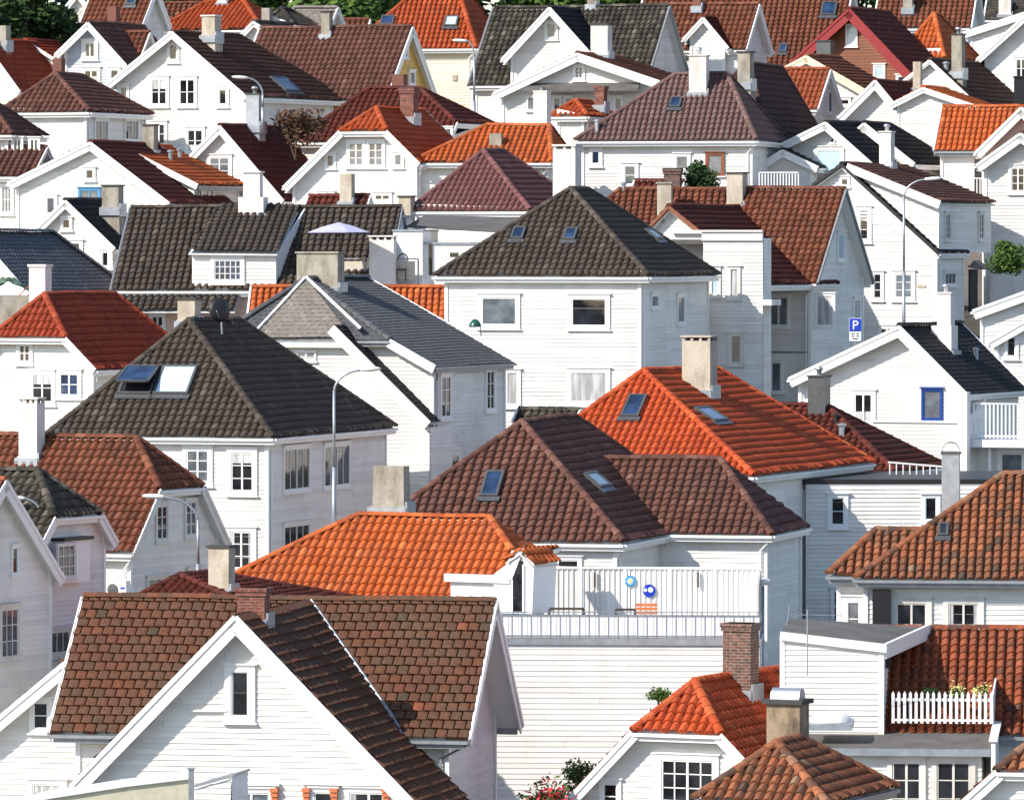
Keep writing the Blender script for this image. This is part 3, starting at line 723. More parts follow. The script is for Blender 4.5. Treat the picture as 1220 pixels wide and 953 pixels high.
# A6: worn clay hip with the cowled chimney, nearest of all
h = H('wooden_house', 'nearest house with worn orange clay hip roof carrying a stained chimney with a metal cowl', 986, 958, 174, -22)
h.hip((826,956), 5.6, (926,886), 1.8, roof='oldclay', kind='old', base=-8, gutter='greytrim')
h.chim(914, 967, 838, 900, 'lichen', y=4.6, cap='cowl', ratio=.8, label='stained plaster chimney with half-round metal cowl')
h.done()
# A7: house with flat roof, box dormer and picket fence
h = H('wooden_house', 'white house with box dormer, picket-fenced roof terrace and red clay roof at lower right', 1180, 889, 186, -6)
xL = h.F(935, 884)[0]; zt = 0
h.addwall([(xL,.25,-10),(-.25,.25,-10),(-.25,.25,-.2),(xL,.25,-.2)], (0,-1,0), 'old'); h.addwall([(-.25,.25,-10),(-.25,9,-10),(-.25,9,-.2),(-.25,.25,-.2)], (1,0,0), 'white')
h.addwall([(xL,.25,-10),(xL,9,-10),(xL,9,-.2),(xL,.25,-.2)], (-1,0,0), 'white'); h.addwall([(xL,9,-10),(-.25,9,-10),(-.25,9,-.2),(xL,9,-.2)], (0,1,0), 'white')
m = MB(); m.prism([(xL-.2,0,-.2),(.0,0,-.2),(.0,6.2,.30),(xL-.2,6.2,.30)], (0,0,.12)); m.build('flat_roof', M['felt'], h.root)
m = MB(); m.box(xL-.2, 0, -.06, .0, -.28, -.08); m.build('gutter', M['steel'], h.root)
h.wy = .25
h.win(1080, 940, 34, 66, 2, 3, cas=.14, frame='oldtrim'); h.win(1136, 940, 40, 66, 2, 3, cas=.14, frame='oldtrim')
# right parapet
m = MB(); m.prism([(.02,-.1,-1.6),(.02,5.5,-.9),(.02,5.5,.55),(.02,-.1,.12)], (.12,0,0)); m.build('parapet', M['trim'], h.root)
m = MB(); m.beam((.08,-.15,.14),(.08,5.55,.58),(1,0,0),(0,0,1),(-.12,.12),(0,.06)); m.build('parapet_coping', M['trim'], h.root)
# box dormer
yb = 2.6
bx0, _ = h.F(930, 760, yb); bx1, zb0 = h.F(1052, 866, yb); ztop = h.F(1052, 772, yb)[1]; ztopL = h.F(930, 757, yb)[1]
h.addwall([(bx0,yb,zb0-.3),(bx1,yb,zb0-.3),(bx1,yb,ztop),(bx0,yb,ztopL)], (0,-1,0)); h.addwall([(bx1,yb,zb0-.3),(bx1,yb+3.5,zb0-.3),(bx1,yb+3.5,ztop+.0),(bx1,yb,ztop)], (1,0,0)); h.addwall([(bx0,yb,zb0-.3),(bx0,yb+3.5,zb0-.3),(bx0,yb+3.5,ztopL),(bx0,yb,ztopL)], (-1,0,0))
m = MB(); m.beam((bx0,yb-.05,ztopL),(bx1+.1,yb-.05,ztop),(0,1,0),(0,0,1),(-.08,.02),(-.12,.12)); m.beam((bx1+.05,yb,ztop),(bx1+1.1,yb+4.2,ztop+.32),(1,0,0),(0,0,1),(-.05,.05),(-.3,.12))
m.box(bx0-.02,bx0+.12,yb-.04,yb+.05,zb0-.3,ztopL); m.box(bx1-.12,bx1+.03,yb-.04,yb+.05,zb0-.3,ztop); m.build('dormer_trim', M['trim'], h.root)
m = MB(); m.prism([(bx0,yb,ztopL-.02),(bx1,yb,ztop-.02),(bx1+1.0,yb+4.2,ztop+.3),(bx0,yb+4.2,ztopL+.2)], (0,0,.06)); m.build('dormer_roof', M['felt'], h.root)
m = MB(); m.box(bx1+.03, bx1+.16, yb+.9, yb+1.05, ztop-.62, ztop-.25); m.build('wall_lantern', M['blktrim'], h.root)
# red slope behind the terrace
yr = 7.0; xr0, zr = h.F(940, 750, yr); xr1 = h.F(1290, 757, yr)[0]
h.block('x', 2.9, zb0-.25, 11.1, zb0-.25, yr, zr, bx0+.3, xr1, roof='clay', kind='old', base=-10, eo=.3, go=.3, gutter='greytrim')
# picket fence
f0, zf = h.F(1064, 861, 2.7); f1 = h.F(1181, 861, 2.7)[0]; fh = (861-823)/43
railing(h.root, (f0,2.7,zf), (f1,2.7,zf), fh, 'trim', step=.155, bw=.042, pick=True, name='picket_fence')
m = MB(); m.prism([(f1+.02,2.7,zf),(f1+.02,6.0,zf+.2),(f1+.02,6.0,zf+fh+.35),(f1+.02,2.7,zf+fh)], (.05,0,0)); m.build('terrace_side_panel', M['trim'], h.root)
m = MB(); ax_, az_ = h.F(990, 868, 1.2); m.prism([(ax_-.62,.5,az_),(ax_+.62,.5,az_),(ax_+.62,1.9,az_+.08),(ax_-.62,1.9,az_+.08)], (0,0,.18)); m.build('rooflight_kerb', M['steel'], h.root)
m = MB(); m.lathe([(.62,0),(.60,.08),(.48,.2),(.28,.28),(.05,.3)], (ax_, 1.2, az_+.2), 20); m.build('rooflight_dome', M['acrylic'], h.root, True)
h.done(); A7 = h
def plant(name, label, P, r_, n, leafm, cat='plant', ls=.1, flowers=None, fm='red', squash=.8, group=None, stem=True):
    """leafy clump built of many small leaves through its volume"""
    root = bpy.data.objects.new(name, None); col.objects.link(root); root.location = P; tag(root, label, cat, group)
    def leaves(n, rr, zz, size, mat, nm, shell=.25):
        m = MB(); lobes = [(random.gauss(0,.27), random.gauss(0,.27), random.gauss(.05,.28), random.uniform(.4,.65)) for _ in range(12)]
        for i in range(n):
            l = random.choice(lobes); v = Vector((random.gauss(0,1), random.gauss(0,1), random.gauss(0,1))).normalized()*(random.random()**shell)*l[3]
            c = Vector(((l[0]+v.x)*rr, (l[1]+v.y)*rr, (l[2]+v.z)*rr*squash + zz))
            a = Vector((random.gauss(0,1), random.gauss(0,1), random.gauss(0,.7))).normalized(); b = a.orthogonal().normalized(); q = size*random.uniform(.6,1.3)
            m.add([c-a*q, c+b*q*.45, c+a*q, c-b*q*.45], [(0,1,2,3)])
        return m.build(nm, M[mat], root)
    leaves(n, r_, r_*.8, ls, leafm, 'foliage')
    if stem:
        m = MB()
        for i in range(5): a = random.uniform(0, 6.28); m.tube([(0,0,-.5), (math.cos(a)*r_*.3, math.sin(a)*r_*.3, r_*.6), (math.cos(a)*r_*.6, math.sin(a)*r_*.6, r_*1.2)], .03*max(1, r_), 5, r2=.008)
        m.build('stem', M['bark'], root)
    if flowers: leaves(flowers, r_*1.05, r_*.95, ls*.8, fm, 'blossom', .12)
    return root
def wp(h, x, y, z): return h.O + h.ax*x + h.ay*y + Vector((0,0,z))
for u, mt, fm, lb in ((1107, 'leafd', None, 'dark green pot plant leftmost behind the picket fence'), (1140, 'leaf', 'yellow', 'pale yellow flowers behind the middle of the picket fence'), (1169, 'leaf', 'yellow', 'yellow flowers at the right end of the picket fence')):
    x_, z_ = A7.F(u, 830, 3.2); pz = wp(A7, x_, 3.2, zf+.62)
    plant('potted_plant', lb, pz, .26, 260, mt, ls=.05, flowers=160 if fm else None, fm=fm or 'red', group='planters behind the picket fence')
    b_ = bpy.data.objects[-1] if False else None
# antenna in front of the box dormer
h = H('roof_antenna', 'thin television antenna mast in front of the white box dormer', 962, 730, 187, 0, 'antenna')
m = MB(); m.tube([(0,0,-1.75),(0,0,.1)], .022, 6); m.build('mast', M['steel'], h.root)
m = MB(); m.tube([(-.5,0,-.05),(.95,.1,-.08)], .012, 5)
for i in range(14): x_ = -.45+i*.105; m.tube([(x_,-.18,-.06),(x_,.18,-.06)], .008, 4)
m.tube([(-.5,0,.2),(-.58,0,-.35)], .01, 4); m.tube([(-.45,-.05,.25),(-.3,0,-.05)], .01, 4)
m.build('antenna_elements', M['steel'], h.root); h.done()
# A8: corner roof
h = H('wooden_house', 'corner of a clay-roofed white house cut off by the bottom right edge', 1266, 852, 178, -12)
h.gable((1140,962), (1420,985), 6, roof='oldclay', kind='old', bw=.26, base=-8, eo=.3, hip=(1.7,1197,919)); h.done()
# A4: tall white wall with the roof terrace
h = H('wooden_house', 'tall plain white boarded wall carrying a roof terrace with wire railing in the centre', 905, 757, 204, -3)
xl = h.F(560, 757)[0]
for P, n in (([(xl,0,-10),(0,0,-10),(0,0,-.28),(xl,0,-.28)], (0,-1,0)), ([(0,0,-10),(0,5,-10),(0,5,-.28),(0,0,-.28)], (1,0,0)), ([(xl,0,-10),(xl,5,-10),(xl,5,-.28),(xl,0,-.28)], (-1,0,0)), ([(xl,5,-10),(0,5,-10),(0,5,-.28),(xl,5,-.28)], (0,1,0))): h.addwall(P, n, 'white', step=.165, lap=.021)
m = MB(); m.box(xl-.05, .05, -.035, 5.0, -.3, -.12); m.build('terrace_deck', M['steel'], h.root)
m = MB(); m.box(xl-.05, .06, -.075, -.037, -.30, -.1); m.build('terrace_fascia', M['zinc'], h.root)
m = MB(); m.box(xl, 0, .03, .08, -.1, .62); m.build('parapet_board', M['signw'], h.root)
r_ = railing(h.root, (xl,-.05,-.12), (0,-.05,-.12), .84, 'greytrim', step=.29, bw=.016, top=.03)
# screen
ys = 4.6; s0 = h.F(638, 700, ys)[0]; s1, sz = h.F(905, 678, ys); ztop = h.F(640, 674, ys)[1]
h.addwall([(s0,ys,-.2),(s1,ys,-.2),(s1,ys,sz),(s0,ys,ztop)], (0,-1,0), 'white', vertical=True, step=.16)
m = MB(); m.box(s0,s1,ys+.03,ys+.1,-.2,sz-.02); 
for i in range(6): x_ = s0+(s1-s0)*i/5; m.box(x_-.05,x_+.05,ys-.05,ys+.06,-.2,sz-.0)
m.box(s0-.05,s1+.05,ys-.06,ys+.12,sz,sz+.06); m.build('windbreak_frame', M['trim'], h.root)
h.addwall([(s1,ys,-.2),(s1,.3,-.2),(s1,.3,sz-.35),(s1,ys,sz)], (1,0,0), 'old', vertical=True, step=.16)
m = MB(); m.prism([(s1-.06,ys,-.2),(s1-.06,.3,-.2),(s1-.06,.3,sz-.35),(s1-.06,ys,sz)], (.05,0,0)); m.build('side_windbreak', M['trim'], h.root)
for u in (709, 832):
    a, z = h.F(u, 690, ys-.08); h.box('wall_hook', 'blktrim', a-.02, a+.02, ys-.12, ys-.06, z-.25, z+.22)
h.done(); A4 = h
def disc(name, label, h, u, v, y, r_, parts):
    root = bpy.data.objects.new(name, None); col.objects.link(root); a, z = h.F(u, v, y); root.location = wp(h, a, y, z); root.rotation_euler = (0,0,h.phi); tag(root, label, 'wall ornament')
    for i, (nm, mat, pts) in enumerate(parts):
        m = MB(); m.prism([(x*r_, -.012*i, q*r_) for x, q in pts], (0, .03, 0)); m.build(nm, M[mat], root)
circ = lambda r_, n=20, cx=0, cz=0: [(cx+r_*math.cos(2*math.pi*i/n), cz+r_*math.sin(2*math.pi*i/n)) for i in range(n)]
flower = [((1.0 if i % 2 else .72)*math.cos(2*math.pi*i/16), (1.0 if i % 2 else .72)*math.sin(2*math.pi*i/16)) for i in range(16)]
disc('wall_ornament', 'turquoise flower ornament with yellow centre on the white terrace screen', A4, 751, 692, 4.6-.08, .19, [('petals','cyan',flower), ('ring','gsky',circ(.55)), ('centre','leafy' if False else 'yellow',circ(.33))])
disc('wall_ornament', 'round cobalt blue and white ornament on the white terrace screen', A4, 773.5, 703.5, 4.6-.08, .20, [('disc','blue',circ(1.0)), ('white_shape','signw',circ(.42,12,.2,.15)), ('white_spot','signw',circ(.28,12,-.62,.1))])
def bench(label, u, v, y, w_, mat, back=0, group=None):
    root = bpy.data.objects.new('terrace_bench', None); col.objects.link(root); a, z = A4.F(u, v, y); root.location = wp(A4, a, y, -.12); root.rotation_euler = (0,0,A4.phi); tag(root, label, 'bench', group)
    m = MB(); hh = z + .12
    for i in range(5): m.box(-w_/2, w_/2, -.22+i*.1, -.15+i*.1, hh-.05, hh)
    m.build('seat', M[mat], root)
    for sx_ in (-1, 1):
        for sy in (-1, 1): l = MB(); l.box(sx_*w_/2-.03, sx_*w_/2+.03, sy*.2-.03, sy*.2+.03, 0, hh-.05); l.build('leg', M[mat], root)
    if back:
        m = MB()
        for i in range(4): m.box(-w_/2, w_/2, .2, .24, hh+.04+i*.12, hh+.13+i*.12)
        m.build('backrest', M[mat], root)
bench('dark slatted terrace table behind the wire railing, left of the other', 675, 724, 1.4, 1.05, 'dwood'); bench('dark slatted terrace table next to the orange bench', 745, 725, 1.2, .6, 'dwood')
bench('orange wooden bench with slatted back on the roof terrace', 770, 738, 2.4, .68, 'orangew', 1)
h = H('covered_barbecue', 'black covered barbecue at the left end of the roof terrace', 575, 722, 205.5, 0, 'barbecue')
h.box('cart', 'blktrim', -.25, .25, -.2, .2, -.8, 0); m = MB(); m.lathe([(.3,0),(.3,.08),(.22,.18),(.05,.22)], (0,0,0), 12); m.build('cover', M['blktrim'], h.root); h.done()
# small dark red roof between front gable and orange roof
h = H('wooden_house', 'low mossy dark red roof with grey chimney and red vent behind the big front gable', 340, 742, 199, -22)
h.hip((120,745), 9, (215,688), 2.2, axis='y', run=3.0, roof='redbrn', kind='old', base=-6); 
h.chim(249, 281, 652, 706, 'beige', y=2.2, cap='slab', ratio=.7); 
m = MB(); a, z = h.F(251, 727, 1.2); m.lathe([(.13,-.8),(.13,.3),(.17,.33),(.17,.45),(.1,.52)], (a, 1.2, z), 12); m.build('red_vent', M['redtrim'], h.root, True); h.done()
# B1: bright orange hip roof
h = H('wooden_house', 'large bright orange hipped tile roof left of the roof terrace with a thick grey chimney', 583, 617, 210.5, -20)
ym = 0; xl, _ = h.F(428, 609, 0); run = 4.3; ze = -3.9
xe = 1.15
h.block('x', -run, ze, run, ze, 0, 0, xl-7.2, xe, e0=(7.2, ze), e1=(xe, -1.0), roof='orange', kind='pans', base=-9, cap=False, eo=.3)
h.cap((xl,0,0), (0,0,0), 'orange', r=.13); h.cap((xl-7.2,-run,ze), (xl,0,0), 'orange', r=.13)
cAx = -1.0*run/3.9
h.cap((xe,-1.0*run/3.9,-1.0), (0,0,0), 'orange', r=.13)
h.chim(443, 491, 555, 608, 'conc', y=.35, cap=None, taper=.05, ratio=.55, label='thick weathered concrete chimney tapering upward')
# slim white dormer at the right end
h.done(); B1 = h
h = H('roof_stair_house', 'slim white stair hut with steep white bargeboard and dark door opening onto the roof terrace', 622, 657, 205.8, -30, 'stair hut')
m = MB(); m.prism([(-1.0,0,-1.9),(.35,0,-1.9),(.42,0,-.35),(.05,0,.02),(-1.0,0,-.72)], (0,1.4,0)); m.build('hut_walls', M['trim'], h.root)
h.addroof([(-2.7,-.2,-.78),(-.75,-.2,-.78),(.0,-.2,.1),(.0,3,.1),(-2.7,3,.1)][:0] or [(-.55,-.15,-.28),(.02,-.15,.06),(.02,2.3,.06),(-.55,2.3,-.28)], 'orange', 'pans')
h.addroof([(.02,-.15,.06),(.52,-.15,-.40),(.52,1.5,-.40),(.02,1.5,.06)], 'orange', 'pans')
m = MB(); m.box(-2.75,-.42,-.06,.05,-.98,-.74); m.beam((-.42,0,-.86),(.0,0,.1),(0,1,0),(1,0,0),(-.08,.02),(-.12,.1)); m.build('bargeboard', M['trim'], h.root)
m = MB(); m.box(-2.6,-1.0,.1,.2,-1.9,-.98); m.build('side_panel', M['trim'], h.root)
m = MB(); m.box(-.30,.04,-.04,.0,-1.85,-.28); m.build('door_opening', M['glass'], h.root)
m = MB(); m.box(-.36,-.3,-.06,.0,-1.85,-.4); m.box(.04,.1,-.06,.0,-1.85,-.4); m.build('door_frame', M['trim'], h.root)
h.done()
# B2: large brown roof with wing
h = H('wooden_house', 'large brown hipped roof with lower wing and two rooflights behind the roof terrace', 743, 648, 222, -14)
h.hip((425,640), 16.5, (622,503), (684,500), roof='brown', kind='pan', run=4.75)
yw = h.S(795, 645, 0)[0]; xw, zw = h.F(920, 645, yw); yrw = yw+3.2; xrr, zrr = h.F(858, 549, yrw)
wy_, wx_ = h.wy, h.wx
h.block('x', yw, .05, yw+6.4, .05, yrw, zrr, -3.5, xw, e1=(xw-xrr, .05), roof='brown', kind='pan', cap=False)
h.cap((h.F(712,549,yrw)[0], yrw, zrr), (xrr, yrw, zrr), 'brown'); h.cap((xw, yw, .05), (xrr, yrw, zrr), 'brown')
h.wy, h.wx = wy_, wx_
h.sky(587, 580, 22, 30); h.sky(709, 575, 20, 20)
h.win(665, 676, 50, 20, 2, 1, k=wy_)
h.done(); B2 = h
# B3: red-orange hip roof
h = H('wooden_house', 'big bright red-orange hipped roof with tall beige chimney shadowing its right slope', 899, 568, 239, -19)
h.hip((600,560), (1041,556), (767,443), (850,447), roof='redor', kind='pans', run=5.2)
h.sky(756, 487, 22, 26); h.sky(845, 497, 20, 18)
h.chim(813, 857, 406, 468, 'beige', cap='gap', ratio=.8, label='tall beige chimney streaked with rust below its cap')
h.win(964, 610, 13, 44, 2, 1, face='S'); h.win(927, 601, 9, 8, 1, 1, face='S'); h.win(965, 722, 13, 38, 2, 1, face='S')
h.done(); B3 = h
# B4: flat-roofed white house
h = H('wooden_house', 'white flat-roofed house with black coping and two small windows right of the red-orange roof', 1185, 575, 246, 2)
xl = h.F(960, 566)[0]; wd = -xl
for P, n in (([(xl,0,-10),(1.5,0,-10),(1.5,0,-.05),(xl,0,-.05)], (0,-1,0)), ([(1.5,0,-10),(1.5,9,-10),(1.5,9,-.05),(1.5,0,-.05)], (1,0,0)), ([(xl,0,-10),(xl,9,-10),(xl,9,-.05),(xl,0,-.05)], (-1,0,0)), ([(xl,9,-10),(1.5,9,-10),(1.5,9,-.05),(xl,9,-.05)], (0,1,0))): h.addwall(P, n)
h.box('flat_roof', 'blktrim', xl-.05, 1.55, -.06, 9.05, -.02, .13); h.wy = 0
h.win(998, 609, 15, 32, 1, 2, cas=.15); h.win(1109, 606, 13, 26, 1, 1, cas=.14); h.win(1000, 722, 14, 36, 1, 2)
m = MB()
for i in range(9):
    a, _ = h.F(1060+i*8, 556, 3); m.box(a-.02, a+.02, 3, 3.04, .2, .62-.018*i)
m.beam((h.F(1058,550,3)[0], 3.02, .66), (h.F(1128,555,3)[0], 3.02, .48), (0,1,0), (0,0,1), (-.03,.03), (-.03,.03)); m.build('roof_railing', M['trim'], h.root)
h.done()
# B5: old clay roof at right
h = H('wooden_house', 'house at right with mottled old clay roof, small four-pane rooflight and black wall cabinet', 1300, 700, 212, -7)
yR = 4.3; xq, zq = h.F(1195, 567, yR); xe0 = h.F(1019, 692, 0)[0]
z0 = h.F(1019, 690, 0)[1]
h.block('x', 0, z0, 8.6, z0, yR, zq, xe0, 3, e0=(xq-xe0, z0), roof='oldclay', kind='old', gutter='greytrim', eo=.5, bw=.25)
wyb = h.wy
y2 = 1.1; xa = h.F(987, 686, y2)[0]; za = h.F(987, 686, y2)[1]; xq2, zq2 = h.F(1044, 633, y2+2)
h.block('x', y2, za, y2+4, za, y2+2, zq2, xa, xq+.5, e0=(xq2-xa, za), roof='oldclay', kind='old', gutter='greytrim', eo=.4)
h.wy = wyb
h.win(1086, 744, 36, 52, 2, 2, cas=.17, frame='oldtrim'); h.win(1148, 744, 36, 52, 2, 2, cas=.17, frame='oldtrim')
h.win(1017, 737, 14, 40, 1, 2, cas=.2, glass='ggrey', k=y2+.3)
h.sky(1124, 635, 13, 15, 'glass')
a, z = h.F(1051, 702, wyb); h.box('wall_cabinet', 'door_and_dark', a-.28, a+.28, wyb-.4, wyb-.05, z-1.4, z)
h.chim(1122, 1146, 541, 640, 'zinc', y=6.4, cap='arch', ratio=.9, flare=False, label='tall silver flue with an arched cowl')
h.done()
# B6 / B7 / B8 left
h = H('wooden_house', 'white house at left with wide brown half-hipped roof and white chimney', 162, 522, 228, -25)
run = 3.5; p = FPX/228; ze = h.F(163,660,-run)[1]; zh = h.F(195,584,-1.6)[1]
h.block('x', -run, ze, run, ze, 0, 0, h.F(-80,520,0)[0], 1.75, e1=(1.75, zh), roof='rust', kind='pan', bw=.25, trim='oldtrim', wall='white')
wx0 = h.wx
h.win(191.5, 623, 12, 40, 2, 3, face='S', cas=.1, frame='oldtrim'); h.win(226, 618, 12, 40, 2, 3, face='S', cas=.1, frame='oldtrim'); h.win(190, 706, 30, 32, 4, 2, face='S', cas=.1, frame='oldtrim'); h.win(232, 700, 18, 40, 2, 3, face='S', cas=.1, frame='oldtrim')
h.chim(23, 54, 480, 549, 'plaster', cap='gap', ratio=.8, label='white rendered chimney with peeling black base'); h.done()
h = H('heat_pump', 'boxy white heat pump fan unit on the wall below the brown half-hipped roof', 142, 702, 224.3, -25, 'heat pump')
h.box('casing', 'trim', -.42, .34, -.15, .15, -.3, .3); m = MB()
m.lathe([(.2,0),(.2,.02),(.02,.03)], (0,0,0), 18); o = m.build('fan_grille', M['sheet'], h.root); h.box('brand_stripe', 'blue', .12, .3, -.156, -.15, .02, .09); h.box('wall_bracket', 'steel', -.4, .3, -.1, .3, -.36, -.305); h.done()
o.rotation_euler = (R(90),0,0); o.location = (-.16, -.16, o.location.z)
h = H('wooden_house', 'small white house at left edge with mossy black half-hipped roof and projecting bay window', 45, 562, 215, -25)
run = 2.6; ze = h.F(52,655,-run)[1]; zh = h.F(68,617,-1.4)[1]
h.block('x', -run, ze, run, ze, 0, 0, h.F(-60,562,0)[0], 1.45, e1=(1.45, zh), roof='moss', kind='pan', bw=.26)
y0_, z0_ = h.S(64, 690, h.wx); y1_ = h.S(92, 690, h.wx)[0]; zt = h.S(64, 645, h.wx)[1]; wx0 = h.wx
h.box('bay', 'trim', wx0, wx0+.42, y0_-.1, y1_+.1, z0_-.12, zt+.02); h.box('bay_roof', 'blktrim', wx0, wx0+.52, y0_-.2, y1_+.2, zt+.02, zt+.12)
h.win(77.5, 669, 20, 38, 3, 3, face='S', k=wx0+.42, cas=.06, head=False, frame='oldtrim'); h.win(70, 766, 22, 26, 3, 1, face='S', cas=.12, frame='oldtrim')
h.done()
h = H('wooden_house', 'leftmost white gable end in shade with red tiles just showing at its peak', 6, 574, 208, -25)
run = 3.7; ze = h.S(50, 692, .0)[1]
h.block('x', -run, ze, run, ze, 0, 0, -8, 0, roof='clay', kind='pan', bw=.3, wall='white')
h.win(16, 668, 6, 30, 1, 1, face='S', cas=.08); h.win(10, 755, 20, 58, 3, 3, face='S', cas=.12, frame='oldtrim', glass='ggrey'); h.done()
# ================================================================ middle rows
# C1: dark hipped house
h = H('wooden_house', 'broad white house with charcoal hipped roof and two large rooflights side by side', 326, 522, 242, -17)
h.hip((53,514), (472,511), (225,384), (284,388), roof='dark', kind='pan', run=4.6)
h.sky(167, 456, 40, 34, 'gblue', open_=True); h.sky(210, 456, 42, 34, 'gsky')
for u, v, w_, hh in ((236,555,26,38),(289,562,26,46),(288,655,26,44)): h.win(u, v, w_, hh, 2, 3, cas=.16)
for u, v in ((352,560),(400,556),(352,652)): h.win(u, v, 30, 50, 4, 1, face='S', cas=.1, glass='glass')
h.chim(212, 240, 357, 386, 'beige', y=5.5, cap='slab', capmat='cap', label='squat grey concrete chimney beside a satellite dish')
h.vent(232, 392, .35, .12, 'blktrim'); h.vent(279, 392, .35, .12, 'blktrim')
h.done()
h = H('satellite_dish', 'dark satellite dish on the ridge of the charcoal hipped roof', 262, 369, 247, -20, 'satellite dish')
m = MB(); m.lathe([(.02,.07),(.15,.06),(.30,.03),(.46,-.03),(.44,-.04),(.28,.01),(.02,.05)], (0,0,0), 22); o = m.build('dish', M['blktrim'], h.root, True)
m = MB(); m.tube([(0,.1,0),(0,.2,-.9)], .04, 6); m.build('mast', M['steel'], h.root); m = MB(); m.tube([(0,0,-.35),(.05,-.45,-.05)], .02, 5); m.build('feed_arm', M['steel'], h.root); h.done()
o.rotation_euler = (R(80), 0, R(55)); o.scale = (1, 1, 1)
# C2: grey slate house
h = H('wooden_house', 'white house with grey slate roof, tan slate hip and wide concrete chimney', 365, 333, 262, -20)
h.gable((215,437), (519,437), (438,), hip=(2.3, 316, 405), roof='slate', kind='slate', bw=.28, go=.45, eo=.3, wall='old', gutter='greytrim')
wyf, wxf = h.wy, h.wx
yq = -2.3
a0, z0 = h.F(300,404,yq); a1, z1 = h.F(420,404,yq)
h.addroof([(a0,yq-.03,z0+.04),(a1,yq-.03,z1+.04),(0,-.03,.04)], 'tslate', 'slate')
h.cap((a1+.3,yq,z1+.3),(0,0,0),'slate',r=.09); h.cap((a0,yq,z0),(0,0,0),'slate',r=.09)
h.win(530, 473, 11, 48, 2, 3, face='S', cas=.12); h.win(583, 465, 9, 46, 2, 3, face='S', cas=.12); h.win(518, 557, 9, 26, 1, 1, face='S', cas=.12); h.win(541, 552, 9, 20, 1, 1, face='S', cas=.1)
m = MB()
for qa, qb in (((a0-.1,yq-.06,z0),(0,-.06,.1)), ((0,-.06,.1),(a1+.35,yq-.06,z1+.42))):
    d = (Vector(qb)-Vector(qa)).normalized(); up = d.cross(Vector((0,1,0))); up = up if up.z > 0 else -up
    m = MB(); m.beam(qa, qb, Vector((0,1,0)), up, (-.05,.06), (-.04,.07)); m.build('hip_board', M['trim'], h.root)
# front wing with descending edge
yw = yq-.7
p0 = h.F(398, 388, yw); p1 = h.F(513, 503, yw); pl = h.F(250, 505, yw)
h.addwall([(pl[0],yw+.3,h.base),(p1[0]-.15,yw+.3,h.base),(p1[0]-.15,yw+.3,p1[1]-.2),(a1+.25,yw+.3,h.F(420,412,yw)[1]),(a0,yw+.3,h.F(310,410,yw)[1]),(pl[0],yw+.3,pl[1])], (0,-1,0), 'old')
h.addwall([(p1[0]-.15,yw+.3,h.base),(p1[0]-.15,yq+2,h.base),(p1[0]-.15,yq+2,p1[1]-.2),(p1[0]-.15,yw+.3,p1[1]-.2)], (1,0,0), 'old')
h.addroof([(p0[0],yw,p0[1]),(p1[0],yw,p1[1]),(p1[0],yq+.45,p1[1]),(p0[0],yq+.45,p0[1])], 'black', 'slate')
m = h.barge.setdefault('oldtrim', MB()); d = (Vector((p1[0],0,p1[1]))-Vector((p0[0],0,p0[1]))).normalized(); up = Vector((-d.z,0,d.x)); up = up if up.z > 0 else -up
m.beam((p0[0],yw,p0[1]),(p1[0],yw,p1[1]), Vector((0,1,0)), up, (-.06,-.005), (-.38,.03))
m = MB(); m.box(a0-.2, a1+.15, yw-.05, yw+.3, h.F(360,411,yw)[1]-.1, h.F(360,411,yw)[1]+.08); m.build('eaves_shelf', M['oldtrim'], h.root)
h.wy = yw+.3; h.win(365, 424, 22, 10, 2, 3, cas=.05, head=False, glass='ggrey')
h.wy = wyf
h.chim(354, 411, 302, 345, 'conc', y=1.0, ratio=.42, cap='slab', capmat='conc', label='very wide low concrete chimney casting a long shadow')
h.done(); C2 = h
# C3: orange roof behind it
h = H('wooden_house', 'low house with plain orange tiles showing on both sides of the grey slate roof', 534, 343, 277.5, -3)
h.side((300,341), (534,343), 392, pitch=38, roof='orange', kind='pans', pipe=False, backz=-.5); h.done()
# C4: central white house
h = H('wooden_house', 'central white house with dark pyramid-like roof, two small rooflights and large plain windows', 773, 330, 273, -15.5)
h.hip((517,328), (857,331), (680,226), (700,227), roof='dark', kind='pan', eo=.45, wall='old')
h.sky(618, 281, 15, 14); h.sky(680, 282, 15, 14); h.sky(777, 282, 8, 12)
h.win(595, 371, 41, 33, 1, 1, cas=.16, glass='ggrey', frame='trim'); h.win(702, 372, 41, 33, 1, 1, cas=.16, frame='trim', label='upper right picture window with a half-drawn blind')
h.win(702, 461, 42, 36, 1, 1, cas=.16, glass='curt', label='lower picture window with white net curtains'); h.win(611, 463, 12, 38, 1, 1, cas=.14, glass='curt')
h.win(779, 359, 8, 14, 1, 1, face='S', cas=.1, glass='ggrey'); h.win(810, 369, 8, 32, 1, 1, face='S', cas=.1, glass='ggrey')
h.done(); C4 = h
h = H('wall_lamp', 'green dome lamp fixed beside the left picture window of the central house', 566, 386, 270.5, -15, 'lamp')
m = MB(); m.lathe([(.26,-.12),(.24,0),(.16,.12),(.05,.2)], (0,0,0), 14); m.build('lamp_shade', M['copper'], h.root, True); m = MB(); m.tube([(.2,.2,-.5),(.2,0,0),(0,0,.15)], .025, 5); m.build('bracket', M['steel'], h.root); h.done()
h = H('wooden_shed', 'low shed with mossy dark tiles squeezed between white wall and red-orange roof', 690, 489, 262, -15, 'shed')
h.side((618,487), (690,489), 503, pitch=30, roof='moss', kind='pan', base=-4, pipe=False); h.done()
